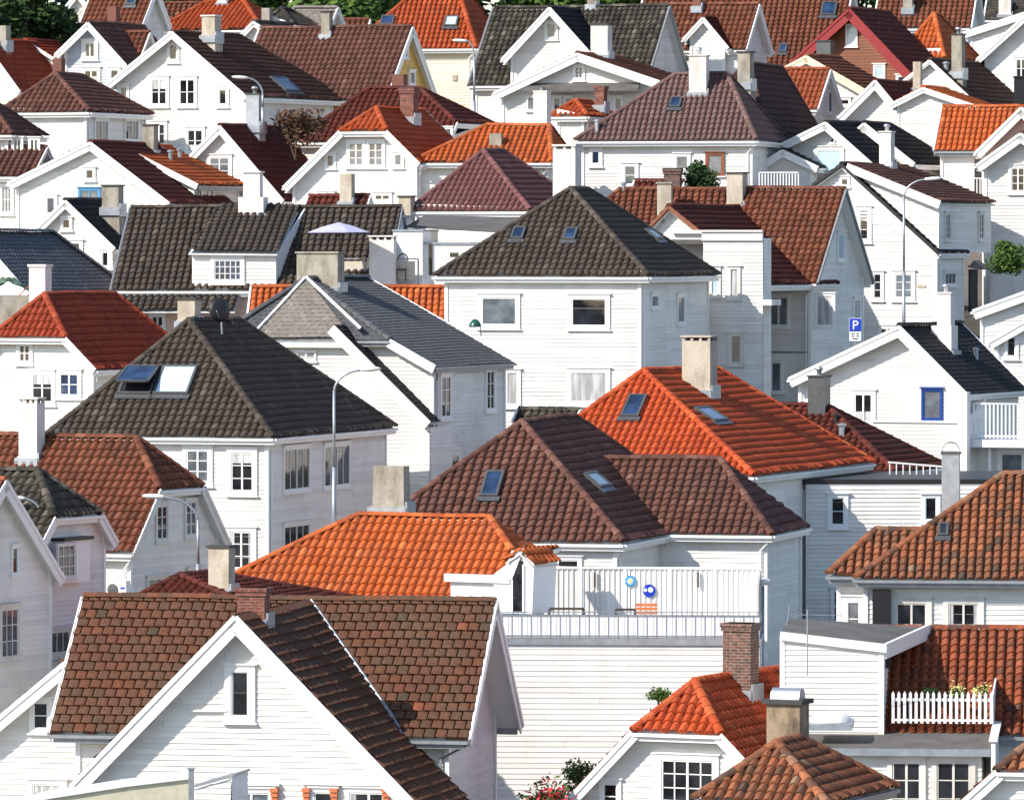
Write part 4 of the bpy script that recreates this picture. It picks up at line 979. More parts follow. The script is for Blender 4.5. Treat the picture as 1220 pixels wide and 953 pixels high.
# C5: parapet facade
h = H('wooden_house', 'narrow white house with tall stepped parapet front and slim windows beside the central house', 909, 290, 285.2, -15)
x0 = h.F(838,300)[0]; zt = h.F(845,277)[1]; xl = h.F(795,300)[0]
h.addwall([(x0,0,-9.5),(0,0,-9.5),(0,0,zt-.25),(x0,0,zt-.25)], (0,-1,0), 'old'); h.addwall([(xl,1.2,-9.5),(x0,1.2,-9.5),(x0,1.2,zt),(xl,1.2,zt)], (0,-1,0), 'old')
h.addwall([(0,0,-9.5),(0,1.5,-9.5),(0,1.5,zt-.25),(0,0,zt-.25)], (1,0,0), 'old'); h.addwall([(xl,1.2,-9.5),(xl,1.5,-9.5),(xl,1.5,zt-.25),(xl,1.2,zt-.25)], (-1,0,0), 'old'); h.addwall([(xl,1.5,-9.5),(0,1.5,-9.5),(0,1.5,zt-.25),(xl,1.5,zt-.25)], (0,1,0), 'old')
h.box('flat_roof', 'felt', xl, 0, .1, 1.5, zt-.5, zt-.3)
m = MB(); m.box(xl-.05, x0, 1.0, 1.25, zt-.05, zt+.1); m.box(x0-.05, -.0, -.12, .1, zt-.35, zt+.02); m.box(x0-.1,.0,-.2,.1,zt+.02,zt+.1); m.box(xl,x0,1.0,1.2,zt-1.9,zt-1.75)
m.beam((.1,-.3,zt-1.0),(.1,1.5,zt-1.0),(1,0,0),(0,0,1),(-.1,.35),(-3.3+1.2,-1.85)); m.build('cornice', M['oldtrim'], h.root)
h.wy = 0
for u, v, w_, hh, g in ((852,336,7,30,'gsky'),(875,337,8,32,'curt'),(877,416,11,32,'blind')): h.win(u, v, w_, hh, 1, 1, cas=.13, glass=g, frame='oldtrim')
h.done()
# C6: red gable with lower wing
h = H('wooden_house', 'tall white house with steep brick-red roof, sharp right gable and lower swept wing', 972, 338, 292, -20)
yR = 4.2; xr_, zr_ = h.F(1008, 226, yR); xl_ = h.F(890, 228, yR)[0]
h.block('x', 0, 0, 2*yR, 0, yR, zr_, xl_, 0.02+h.F(1008,226,yR)[0]*0+xr_*0+.0, roof='rust', kind='pan', bw=.25, gutter='trim', eo=.35, go=.35) if False else None
h.block('x', 0, 0, 2*yR, 0, yR, zr_, xl_, (h.F(1008,226,yR)[0]+0)/2, roof='rust', kind='pan', bw=.12, trim='greytrim', eo=.35, go=.4)
wyf, wxf = h.wy, h.wx
yF = h.S(915, 340, -.2)[0]; xa, za = h.F(797, 247, yF+.0); 
h.block('y', 2*xa+.3, za-4.3, -.25, h.F(915,340,yF)[1], xa, za, yF, yR, roof='redbrn', kind='pan', trim='browntrim', go=.35, bw=.10, walls=False)
wf2 = yF+.35; h.addwall([(2*xa+.7,wf2,-9),(-.6,wf2,-9),(-.6,wf2,.1),(xa,wf2,za-.15),(2*xa+.7,wf2,za-4.1)], (0,-1,0), 'old')
h.wy, h.wx = wyf, wxf
h.win(928, 371, 22, 34, 2, 1, cas=.1, glass='ggrey'); h.win(983, 370, 20, 36, 1, 1, cas=.1, glass='curt'); h.win(925, 449, 11, 34, 1, 1, cas=.1, glass='ggrey', k=wyf)
h.win(1001, 294, 7, 30, 1, 1, face='S', cas=.12, glass='gsky'); h.win(1020, 374, 7, 34, 1, 1, face='S', cas=.12, glass='curt')
a, z = h.F(990, 420, wyf); b_, _ = h.F(907, 420, wyf); h.box('string_course', 'greytrim', b_, h.wx, wyf-.06, wyf+.03, z-.04, z+.04)
m = MB(); a, z = h.F(787, 262, wf2); m.box(a-.2,a+.2,wf2-.14,wf2,z-.12,z+.1); m.build('wall_box', M['beige'], h.root)
h.chim(866, 892, 207, 247, 'beige', y=3.6, cap='slab', capmat='cap', label='stained beige chimney at the head of the red roof'); h.done(); C6 = h
h = H('wooden_house', 'low house with long rust-brown ridge behind the white parapet front', 900, 227, 303, -8)
h.side((738,229), (900,227), 285, pitch=36, lhip=(2.0,None), roof='rust', kind='pan', pipe=False)
h.chim(783, 802, 219, 262, 'beige', y=-2.0, cap='slab', capmat='conc', label='plain pale chimney left of the stained one'); h.chim(791, 813, 202, 240, 'oldbrick', y=1.0, cap='slab', label='short sooty brick chimney with a dark cap')
h.vent(743, 228, .3, .1); h.done()
# small gabled dormer roof beyond it
h = H('wooden_house', 'little dark red roof with white bargeboards tucked in front of the evergreen bush', 800, 216, 309, -20)
h.side((757,216), (815,217), 262, pitch=42, roof='redbrn', kind='pan', pipe=False, bw=.22); h.done()
# E1: white house with black roof at right
h = H('wooden_house', 'white gabled house with black roof, white metal-capped chimney and blue-framed window at right', 1072, 390, 264, -22)
h.gable((940,452), (1152,470), (1146,), roof='black', kind='slate', bw=.34, go=.5, eo=.3)
h.block('y', 0, .0, h.F(1240,480,3)[0], h.F(1240,480,3)[1], .2, .3, 2.7, 10, roof='black', kind='slate', bw=.1, go=.3, skip='A', pipe=False, trim='greytrim') if False else None
h.win(1029, 486, 21, 34, 2, 1, cas=.15); h.win(1111, 482, 21, 34, 1, 1, cas=.08, frame='bluetrim', glass='ggrey')
wy1 = h.wy
# lower-right parapet + walls
yp = wy1-1.4
x0, zp = h.F(1040, 503, yp); x1 = h.F(1143, 503, yp)[0]
h.addwall([(x0,yp,h.base),(x1+.1,yp,h.base),(x1+.1,yp,zp),(x0,yp,zp)], (0,-1,0)); h.addwall([(x1+.1,yp,h.base),(x1+.1,yp+3,h.base),(x1+.1,yp+3,zp+.9),(x1+.1,yp,zp)], (1,0,0))
m = MB(); m.box(x0-.1, x1+.1, yp-.08, yp+.15, zp, zp+.08); m.box(x1+.0,x1+.35,yp-.12,yp+.3,h.base,h.F(1150,467,yp)[1]); m.build('parapet_coping', M['trim'], h.root)
xb0 = x1+.4; xb1 = h.F(1260, 500, yp+.6)[0]; zb0, zb1 = h.F(1163,522,yp+.6)[1], h.F(1163,480,yp+.6)[1]
railing(h.root, (xb0,yp+.6,zb0), (xb1,yp+.6,zb0), zb1-zb0, 'trim', step=.16, bw=.06)
m = MB(); m.box(xb0-.1, xb1, yp+.5, yp+3.5, zb0-.35, zb0-.06); m.build('balcony_deck', M['trim'], h.root)
h.addwall([(xb0-.1,yp+1.6,h.base),(xb1,yp+1.6,h.base),(xb1,yp+1.6,zb0-.3),(xb0-.1,yp+1.6,zb0-.3)], (0,-1,0)); h.win(1206, 557, 26, 34, 1, 1, k=yp+1.6, cas=.15)
m = MB(); m.tube([(xb0+.55,yp+.9,zb0-.4),(xb0+.55,yp+.9,h.base)], .06, 8); m.build('drainpipe', M['trim'], h.root)
h.chim(1110, 1143, 388, 426, 'rosepl', y=3.2, cap=None, label='broad lower base of the tall white chimney'); h.chim(1117, 1139, 350, 424, 'rosepl', y=3.4, cap='pot', capmat='rosepl', label='tall white chimney with a round metal pot'); h.vent(1163, 428, .35, .09)
h.done(); E1 = h
h = H('wooden_house', 'half-seen dark red roof with charcoal sheet chimney behind the red-orange roof', 1067, 563, 255, -20)
h.hip((890,566), 7, (930,484), (985,480), axis='x', roof='redbrn', kind='pan')
h.chim(963, 991, 449, 515, 'sheet', y=3.0, cap='pot', flare=False, label='charcoal sheet-metal chimney with a small pot'); h.vent(1003, 520, .4, .12, 'zinc'); h.vent(996, 505, .3, .08, 'blktrim'); h.done()
# right edge small gables
h = H('wooden_house', 'white gabled corner house cut by the right edge with stepped white bargeboards', 1256, 336, 282, -10)
h.gable((1159,371), (1350,372), 5, roof='black', kind='slate', bw=.36, go=.3)
h.gable((1178,408), (1340,408), 1, apex=(1252,366), y0=-1.2, roof='black', kind='slate', bw=.3, go=.3, walls=True, pipe=False)
h.win(1205, 413, 9, 22, 1, 1, cas=.15); h.done()
# C7: big dark roof
h = H('wooden_house', 'long charcoal-tiled house with white shed dormer, blue lattice window and white stepped chimney', 478, 248, 288, -9)
h.side((156,246), (478,248), 347, pitch=42, roof='dark', kind='pan', bw=.12, trim='greytrim', wall='pink', base=-8)
wy1 = h.wy
yD = -3.75; d0 = h.F(224, 301, yD-.3); d1 = h.F(330, 302, yD-.3)
xb, zb = h.F(358, 250, -.2)
h.addroof([(d0[0], yD-.3, d0[1]), (d1[0], yD-.3, d1[1]), (h.F(358,252,0)[0], 0, .12), (h.F(262,252,0)[0], 0, .12)], 'dark', 'pan')
x0, zq = h.F(229, 342, yD); x1 = h.F(329, 342, yD)[0]; zt = d0[1]-.1
h.addwall([(x0,yD,zq-.3),(x1,yD,zq-.3),(x1,yD,zt),(x0,yD,zt)], (0,-1,0)); 
m = MB(); m.prism([(x1,yD,zq-.5),(x1,yD,zt),(x1+.6,.0,.05),(x1+.6,.0,-.5)], (-.06,0,0)); m.build('dormer_cheek', M['trim'], h.root)
h.win(271.5, 322, 32, 24, 5, 3, k=yD, cas=.15, glass='gblue', mid=-1, label='wide lattice window with blue sky reflection painted into its glass')
zs = h.F(120, 349, -4.2)[1]
yS = h.planes[0][0][0].y
h.addroof([(h.F(118,350,yS)[0], yS-1.0, zs-.75), (h.F(285,350,yS)[0], yS-1.0, zs-.75), (h.F(285,350,yS)[0], yS+.3, zs+.0), (h.F(118,350,yS)[0], yS+.3, zs)], 'dark', 'pan')
h.win(188, 383, 13, 12, 2, 1, k=wy1, cas=.12)
h.chim(284, 319, 235, 262, 'rosepl', y=-.9, cap=None, label='base of the white stepped chimney'); h.chim(290, 313, 206, 240, 'rosepl', y=-.75, cap='slab', capmat='plaster', flare=False, label='slim upper stack of the white stepped chimney')
h.done()
# terrace complex
h = H('flat_roofed_house', 'white rendered block with flat grey roof, glazed terrace and slot windows behind the slate roof', 620, 290, 286, -8, 'house')
def F2(u, v, y=0): return h.F(u, v, y)
a0, z0 = F2(505, 283); zb = z0
h.box('body', 'signw', F2(505,300)[0], 1.5, 0, 7, -8, F2(560,290)[1])
h.box('tower', 'signw', F2(470,300)[0], F2(505,300)[0]+.002, -.4, 4, -8, F2(480,275)[1])
h.box('stair_hut', 'signw', F2(423,300)[0], F2(472,300)[0], 1.2, 4.5, -8, F2(440,258)[1])
m = MB(); m.box(F2(421,300)[0], F2(475,300)[0], 1.05, 4.6, F2(440,259)[1], F2(440,256.5)[1]); m.box(F2(469,300)[0], F2(506,300)[0], -.45, 4.05, F2(480,276)[1], F2(480,273.5)[1]); m.box(F2(506,300)[0], 1.55, -.08, 7.05, F2(560,291)[1], F2(560,288.5)[1]); m.build('coping', M['steel'], h.root)
m = MB(); m.prism([(F2(476,300)[0],2,F2(480,271)[1]),(1.5,2,F2(480,282)[1]),(1.5,7,F2(480,262)[1]),(F2(476,300)[0],7,F2(480,258)[1])], (0,0,.08)); m.build('flat_roof', M['felt'], h.root)
m = MB(); a, z = F2(513, 300); m.box(a-.08, a+.08, -.03, .01, z-1.0, z+.3); m.box(F2(536,300)[0], F2(546,300)[0], -.03, .01, F2(0,306)[1], F2(0,301)[1]); m.build('slot_window', M['glass'], h.root)
m = MB(); m.box(F2(433,300)[0], F2(438,300)[0], 1.15, 1.21, F2(0,310)[1], F2(0,279)[1]); m.build('terrace_door', M['glass'], h.root)
r1 = railing(h.root, (F2(410,300)[0],-1.8,F2(0,342)[1]), (F2(506,300)[0],-1.8,F2(0,342)[1]), 1.25, 'greytrim', step=1.1, bw=.07)
m = MB(); m.box(F2(410,300)[0], F2(502,300)[0], -1.76, -1.73, F2(0,332)[1], F2(0,311)[1]); m.build('canvas_windbreak', M['canv'], h.root)
h.box('terrace_floor', 'felt', F2(405,300)[0], F2(506,300)[0], -2, 1.5, -8, F2(0,343)[1])
h.chim(440, 472, 286, 343, 'rosepl', y=-2.6, cap='gap', ratio=.7, label='tall pale pink chimney with two square flue openings', flare=False)
h.done(); TB = h
h = H('bentwood_chair', 'dark round-backed chair on the glazed terrace right of the pink chimney', 480, 308, 285.2, -10, 'chair')
m = MB(); m.tube([(-.22+.44*(.5-.5*math.cos(math.pi*i/10)), 0, .3*math.sin(math.pi*i/10)-.1) for i in range(11)], .03, 6); m.build('backrest', M['blktrim'], h.root); h.box('seat', 'blktrim', -.22,.22,-.4,0,-.5,-.45)
for a_ in (-.2,.17):
    for b_ in (-.38,-.03): h.box('leg', 'blktrim', a_,a_+.03,b_,b_+.03,-.95,-.5)
h.done()
h = H('parasol', 'lavender parasol open above the terrace behind the wide concrete chimney', 404, 265, 283, 0, 'parasol')
n = 8; rr = 39/(FPX/283); vs = [(0,0,.0)]+[(rr*math.cos(2*math.pi*i/n+.3), rr*math.sin(2*math.pi*i/n+.3), -.42) for i in range(n)]
vs += [(x*.5, y*.5, z*.42) for x, y, z in vs[1:]]
m = MB(); m.add(vs, [(0, 9+i, 9+(i+1)%n) for i in range(n)] + [(9+i, 1+i, 1+(i+1)%n, 9+(i+1)%n) for i in range(n)], .5)
m.add([(x,y,z-.03) for x,y,z in vs], [(0, 9+(i+1)%n, 9+i) for i in range(n)] + [(9+i, 9+(i+1)%n, 1+(i+1)%n, 1+i) for i in range(n)], .5)
m.build('canopy', M['lav'], h.root); m = MB(); m.tube([(0,0,-2.6),(0,0,.08)], .025, 6); m.build('pole', M['dwood'], h.root)
m = MB()
for i in range(n): m.tube([(0,0,-.6),(vs[9+i][0],vs[9+i][1],vs[9+i][2]-.05)], .012, 4)
m.build('ribs', M['dwood'], h.root); h.done()
# C8: red half-hip at left
h = H('wooden_house', 'white house at left with deep red tiles, half-hipped front and large dark cross-bar windows', 53, 353, 265, -24)
h.gable((-45,440), (114,441), (137,), hip=(1.5, 67, 403), bhip=1.9, roof='redor' if False else 'clayred', kind='pans', bw=.24, go=.4)
h.win(30, 421, 12, 19, 2, 2, cas=.14); h.win(51, 462, 24, 34, 2, 2, cas=.14); h.win(83, 458, 22, 26, 2, 2, cas=.14, glass='gblue')
h.done()
h = H('wooden_house', 'blue-black slate roof at the left edge with a pale pink chimney in front', -30, 277, 282, -22)
h.gable((-110,352), (35,351), (62,), bhip=2.6, roof='bslate', kind='slate', bw=.22, pipe=False); h.done()
h = H('chimney_stack', 'pale pink rendered chimney stack standing before the blue-black slate roof', 48, 318, 271, -22, 'chimney')
h.box('stack', 'rosepl', -.36, .36, -.3, .3, -6, 0); h.box('cap', 'plaster', -.41, .41, -.35, .35, 0, .1); h.done()
h = H('construction_heap', 'pile of green tarpaulin and boards on a flat roof at the left edge', 12, 340, 273, 0, 'tarpaulin')
m = MB(); n = 14
vs = [(-1.1+2.2*i/n, -.5+1.0*j/6, .75*math.sin(math.pi*min(1,i/n*1.05))*(1-.25*((j-3)/3)**2)*random.uniform(.75,1.1)-.4) for i in range(n+1) for j in range(7)]
m.add(vs, [(i*7+j, (i+1)*7+j, (i+1)*7+j+1, i*7+j+1) for i in range(n) for j in range(6)], .5); m.build('tarpaulin', M['tarp'], h.root); m = MB(); m.beam((.3,-.3,-.5),(.9,-.2,.1),(0,1,0),(0,0,1),(-.06,.06),(-.03,.03)); m.beam((.6,-.4,-.5),(1.2,-.2,-.1),(0,1,0),(0,0,1),(-.06,.06),(-.03,.03)); m.build('boards', M['orangew'], h.root)
h.box('roof_deck', 'conc', -2, 1.6, -.8, 1.2, -6, -.42); h.done()
# P sign
h = H('parking_sign', 'blue parking sign with white P and a small white plate beneath on its pole', 1019, 394, 276, -8, 'sign')
h.box('sign_panel', 'blue', -.24, .24, -.02, .0, -.02, .50); h.box('sign_edge', 'signw', -.255, .255, .0005, .012, -.035, .515)
h.box('time_plate', 'signw', -.24, .24, -.02, .0, -.42, -.05)
fc = bpy.data.curves.new('letter', 'FONT'); fc.body = 'P'; fc.size = .52; fc.extrude = .004; fc.align_x = 'CENTER'; fo = bpy.data.objects.new('tmp', fc); col.objects.link(fo)
bpy.context.view_layer.update(); me = bpy.data.meshes.new_from_object(fo); bpy.data.objects.remove(fo)
me.materials.clear(); o = link('letter', me, M['signw'], h.root); o.rotation_euler = (R(90),0,0); o.location = (0,-.026,.055)
m = MB()
for z_, xs in ((-.13,((-.16,-.03),(.04,.16))),(-.23,((-.16,-.03),(.04,.16))),(-.34,((-.12,.12),))):
    for a_, b_ in xs: m.box(a_, b_, -.024, -.021, z_-.025, z_+.025)
m.build('plate_marks', M['blktrim'], h.root); m = MB(); m.tube([(0,.03,.45),(0,.03,-7)], .03, 8); m.build('pole', M['steel'], h.root); h.done()
# ================================================================ back rows
def mk(label, a, D, phi): return H('wooden_house', label, a[0], a[1], D, phi)
# D1 pair
h = mk('white house at left with twin parallel gables, the right one roofed with an orange strip', (108,171), 305, -18)
h.gable((10,219), (202,243), 8.5, roof='redbrn', kind='pan', bw=.3)
h.win(107.5, 208, 8, 10, 1, 1, cas=.12); h.win(107, 234, 21, 14, 2, 1, cas=.12, frame='ltblue', glass='ggrey'); h.win(61, 245, 9, 18, 1, 1, cas=.14, glass='gblue')
h.done()
h = mk('orange-roofed back wing running down to the right behind the twin gables', (143,174), 309, -18)
h.gable((80,219), (236,221), 6.5, roof='orange', kind='pans', bw=.22, gutter='greytrim'); h.win(250, 236, 5, 20, 1, 1, face='S'); h.win(236, 236, 5, 20, 1, 1, face='S')
h.chim(171, 188, 150, 186, 'conc', y=2.5, label='brown-grey concrete chimney behind the orange strip'); h.vent(203, 192, .4, .1); h.vent(214, 190, .4, .1); h.done()
h = mk('small white gable with black roof and three tiny windows below the twin gables', (78,240), 294, -14)
h.gable((40,277), (137,297), 7, roof='black', kind='pan', bw=.24)
h.win(79.5, 267, 8, 10, 1, 1, cas=.12); h.win(91, 297, 9, 14, 1, 1, cas=.14); h.win(127, 309, 9, 16, 1, 1, cas=.12)
h.chim(122, 147, 222, 250, 'conc', y=2.5, label='wide stained concrete chimney'); h.done()
# D2
h = mk('white cottage at the left edge, brown hip roof over a pair of slim dark windows', (15,161), 311, -10)
h.hip((-60,160), (56,162), (-12,126), (-2,126), roof='brown', kind='pan'); h.win(21, 179, 8, 24, 2, 1, cas=.12); h.win(41, 179, 8, 24, 2, 1, cas=.12)
h.block('x', -2.2, -1.95, 3, -1.95, .5, -.6, -6, 1.5, roof='brown', kind='pan', pipe=False, base=h.base)
h.win(8, 238, 11, 30, 3, 2, cas=.12); h.done()
# D3
h = mk('white house with brown hipped roof, blank left wall and two shaded windows at upper left', (107,134), 322, -20)
h.hip((-2,132), (183,136), (66,89), (98,91), roof='brown', kind='pan', wall='white')
h.win(120, 155, 15, 24, 4, 1, face='S', cas=.1); h.win(156, 155, 15, 24, 4, 1, face='S', cas=.1); h.chim(63, 78, 70, 94, 'redchim', y=3.6, cap=None, label='short brown chimney'); h.done()
# D4
h = mk('large white gabled house at upper left with four-pane windows and broad dark brown roof', (205,39), 330, -25)
h.gable((128,101), (294,116), (286,), bhip=3.2, roof='brown' if False else 'dkbrown', kind='pan', bw=.26, go=.5)
h.win(207, 63, 8, 17, 1, 1, cas=.16); h.win(190, 110, 18, 30, 2, 2, cas=.14); h.win(223.5, 110, 18, 30, 2, 2, cas=.14); h.win(266, 116, 8, 17, 1, 1, cas=.16); h.win(148, 111, 7, 14, 1, 1, cas=.14, glass='gblue'); h.win(233, 168, 18, 26, 2, 2, cas=.14); h.win(190, 160, 14, 24, 2, 2, cas=.14)
h.chim(241, 264, 20, 45, 'beige', y=2.2, cap='slab', capmat='plaster', label='pale chimney with a white cap'); h.sky(338, 103, 18, 16); h.done()
# D4b small gable left of it
h = mk('small white gable with dark brown roof and grey metal chimney beneath the large gabled house', (262,151), 314, -20)
h.gable((222,192), (338,240), (331,), bhip=2.2, roof='redbrn', kind='pan', bw=.26)
h.win(262, 200, 23, 24, 2, 3, cas=.14, glass='ggrey'); h.chim(293, 315, 113, 152, 'steel', y=3.2, cap='pot', label='blue-grey sheet metal chimney'); h.done()
# D5
h = mk('long brown-roofed house with mustard yellow right gable', (491,33), 341, -22)
h.side((310,34), (491,33), 120, pitch=47, roof='brown', kind='pan', bw=.3, wall='yellow')
h.win(482, 62, 5, 12, 1, 1, face='S', cas=.1, glass='ggrey'); h.win(490, 93, 6, 14, 1, 1, face='S', cas=.1)
h.chim(383, 397, 15, 44, 'conc', y=-.4, label='narrow cement chimney on the brown ridge'); h.chim(467, 486, 90, 125, 'redchim', y=-4.5, cap=None, label='squat red chimney before the yellow gable') if False else None
h.done()
# D6
h = mk('dark red hipped roof with white crooked flashing behind the orange half-hip', (500,106), 322, -18)
h.gable((362,176), (566,146), 3.4, hip=None, roof='redbrn', kind='pan', bw=.2, apex=None, bhip=2.4, y0=0) if False else h.hip((360,172), 9, (440,105), (497,106), axis='y', run=3.4, roof='redbrn', kind='pan') if False else h.block('x', -3.4, -2.6, 3.4, -1.7, 0, 0, h.F(440,105)[0]-2.6, 2.6, e0=(2.6,-2.6), e1=(2.6,-1.7), roof='redbrn', kind='pan')
h.chim(467, 486, 89, 112, 'redchim', y=2.6, cap=None, label='squat red chimney before the yellow gable')
h.win(535, 158, 5, 8, 1, 1, cas=.1, k=-3); h.done()
h = mk('white house with orange half-hip over a double six-pane window and red brick chimney', (448,130), 309, -20)
h.gable((338,224), (500,196), (506,), hip=(1.6, 406, 157), roof='redorb', kind='pans', bw=.26, go=.45)
h.win(424.5, 184, 17, 27, 2, 3, cas=.12, glass='ggrey'); h.win(448, 184, 17, 27, 2, 3, cas=.12, glass='ggrey'); h.win(394, 192, 7, 12, 1, 1, cas=.14, glass='gblue'); h.win(475, 191, 7, 12, 1, 1, cas=.14, glass='ggrey'); h.win(389, 236, 16, 10, 2, 1, cas=.1); h.win(456, 236, 18, 8, 2, 1, cas=.1)
h.chim(477, 499, 106, 142, 'brick', y=2.6, cap='slab', label='red brick chimney with dark cap and small pot'); h.done()
# small dark roof with chimney
h = mk('low dark red roof strip with white left bargeboard below the orange half-hip', (440,235), 298, -15)
h.side((368,237), (440,235), 262, pitch=40, roof='redbrn', kind='pan', bw=.22, pipe=False); h.chim(405, 423, 207, 243, 'beige', y=-.6, cap=None, label='cement block chimney'); h.done()
# D7 orange hip
h = mk('house with wide bright orange hipped roof behind the mauve one', (668,194), 306, -10)
h.hip((490,194), (690,168), (580,150), (655,150), axis='x', roof='orange', kind='pans') if False else h.block('x', 0, 0, 7, 0, 3.5, h.F(580,151,3.5)[1], h.F(490,194)[0], h.F(657,190)[0], e0=(h.F(580,150,3.5)[0]-h.F(490,194)[0], 0), e1=(max(.6, h.F(657,190)[0]-h.F(655,150,3.5)[0]+.0), 0), roof='orange', kind='pans')
h.chim(583, 600, 159, 186, 'conc', y=1.5, cap=None, label='small cement chimney'); h.done()
# D8 mauve hip
h = mk('low house with faded wine-pink ribbed hip roof and white eaves', (632,252), 297, -20)
h.hip((487,252), 8, (576,180), (600,180), roof='wine', kind='pans', run=3.6); h.chim(475, 495, 235, 276, 'beige', y=-.3, cap='slab', label='plain rendered chimney at the left end of the wine-pink roof'); h.done()
# D9 big mauve
h = mk('large white house with faded mauve hipped roof, tall white chimney and one rooflight', (901,168), 312, -12)
ym = 3.9; x1, za = h.F(805, 90, ym); x2 = h.F(866, 90, ym)[0]; xl = h.F(685, 167)[0]
h.block('x', 0, 0, 9.5, 0, ym, za, xl, 0, e0=(x1-xl, 0), e1=(max(.6, -x2), 0), roof='mauve', kind='pans')
h.win(710, 188, 8, 14, 1, 1, cas=.16, glass='gblue'); h.win(751, 209, 13, 22, 1, 2, cas=.14, glass='ggrey'); h.win(813, 194, 14, 16, 1, 1, cas=.12); h.win(852, 196, 17, 22, 1, 1, cas=.12, frame='browntrim', glass='ggrey')
h.sky(805, 125, 14, 12); h.chim(821, 846, 67, 113, 'plaster', cap='pot', capmat='plaster', label='tall clean white chimney'); h.vent(711, 158, .5, .1, 'zinc'); h.done(); D9 = h
h = mk('dark plum roof with weathered concrete chimney adjoining the mauve roof', (915,168), 319, -20)
h.hip((770,165), (984,148), (893,78), (936,80), roof='dkplum', kind='pan', run=3.8); h.chim(879, 899, 63, 101, 'conc', y=.6, label='weathered concrete chimney'); h.done()
railing_root = None
h = H('balcony', 'white picketed balcony on posts right of the mauve-roofed house', 920, 205, 309, -5, 'balcony')
railing(h.root, (-.6,0,-.85), (1.2,0,-.85), .85, 'trim', step=.13, bw=.05); h.box('deck', 'trim', -.7, 1.3, -.1, 2.5, -1.05, -.9)
for a_ in (-.6, 1.15): h.box('post', 'trim', a_, a_+.1, -.05, .05, -7, -1.05)
h.done()
# D10
h = mk('white house with black roof and big pale blue window in upper right', (984,147), 318, -22)
h.gable((924,176), (1046,202), (1030,), roof='black', kind='pan', bw=.3, go=.5)
h.win(988, 193, 29, 28, 1, 1, cas=.16, glass='gsky', label='large window with pale blue sky reflection painted into its glass'); h.win(992, 168, 4, 4, 1, 1, cas=.06, head=False); h.done()
h = mk('black roof wing with white bargeboard next to the pale blue window house', (1030,148), 321, -22)
h.gable((980,190), (1090,196), (1060,), bhip=2.0, roof='black', kind='pan', bw=.34); h.done()
h = mk('low white side wing with sloping white edge left of the pale blue window house', (932,180), 316.5, -10)
h.gable((896,203), (975,200), 3, roof='black', kind='pan', bw=.26); h.done()
# D11
h = mk('tall white house with long black-edged rake, door canopy and small-paned windows at right', (1003,197), 306, -22)
h.gable((968,222), (1118,302), (1040,), roof='black', kind='pan', bw=.06, trim='blktrim', go=.3, eo=.2)
wy1, wx1 = h.wy, h.wx
yd = h.wy - .02
e0 = h.F(1121, 241, yd-.3); t0 = h.F(1010, 196, yd-.3)
yb_ = h.S(1187, 244, e0[0])[0]
h.addroof([(t0[0],yd-.3,t0[1]),(e0[0],yd-.3,e0[1]),(e0[0],yb_,e0[1]),(t0[0],yb_,t0[1])], 'brown', 'pan')
m = h.barge.setdefault('trim', MB()); d = Vector((e0[0]-t0[0],0,e0[1]-t0[1])).normalized(); up = Vector((-d.z,0,d.x)); m.beam((t0[0],yd-.3,t0[1]),(e0[0],yd-.3,e0[1]),Vector((0,1,0)),up,(-.06,0),(-.32,.05))
zb = h.F(1120, 296, yd)[1]; xs = e0[0]-.18
h.addwall([(t0[0],yd,t0[1]-2.3),(t0[0],yd,t0[1]-.15),(xs,yd,e0[1]-.08),(xs,yd,zb)], (0,-1,0))
h.addwall([(xs,yd,zb-.2),(xs,yb_-.3,zb-.2),(xs,yb_-.3,e0[1]-.1),(xs,yd,e0[1]-.1)], (1,0,0), 'old')
h.win(1128, 270, 5, 30, 2, 4, face='S', k=xs, cas=.1, frame='oldtrim'); h.win(1168, 270, 5, 30, 2, 4, face='S', k=xs, cas=.1, frame='oldtrim')
h.win(1077, 341, 20, 28, 2, 3, cas=.16); h.win(1046, 341, 8, 28, 1, 3, cas=.14); h.win(1030, 268, 9, 34, 1, 3, cas=.18); h.win(1007, 217, 7, 7, 1, 1, cas=.12); h.win(1057, 397, 14, 12, 2, 1, cas=.14)
h.win(1131, 332, 13, 14, 3, 1, face='S', k=wx1, cas=.1); y0_, z0_ = h.S(1155, 321, wx1); y1_ = h.S(1164, 321, wx1)[0]; zb_ = h.S(1160, 372, wx1)[1]
h.box('door', 'door_and_dark', wx1-.05, wx1+.04, y0_, y1_, zb_, z0_); m = MB(); m.prism([(wx1,y0_-.25,z0_+.1),(wx1+.7,y0_-.3,z0_-.02),(wx1+.7,y1_+.3,z0_-.02),(wx1,y1_+.25,z0_+.1)], (0,0,.08)); m.prism([(wx1,y0_,z0_+.15),(wx1+.6,(y0_+y1_)/2,z0_+.05),(wx1,(y0_+y1_)/2,z0_+.4)], (0,.9,0)); m.build('door_canopy', M['sheet'], h.root)
a, z = h.F(1098, 341, wy1); h.box('name_plate', 'beige', a-.2, a+.2, wy1-.06, wy1-.02, z-.07, z+.07)
h.chim(1048, 1067, 158, 200, 'plaster', y=4.5, cap='pot', capmat='plaster', label='ornate pale chimney with a small pot'); h.done()
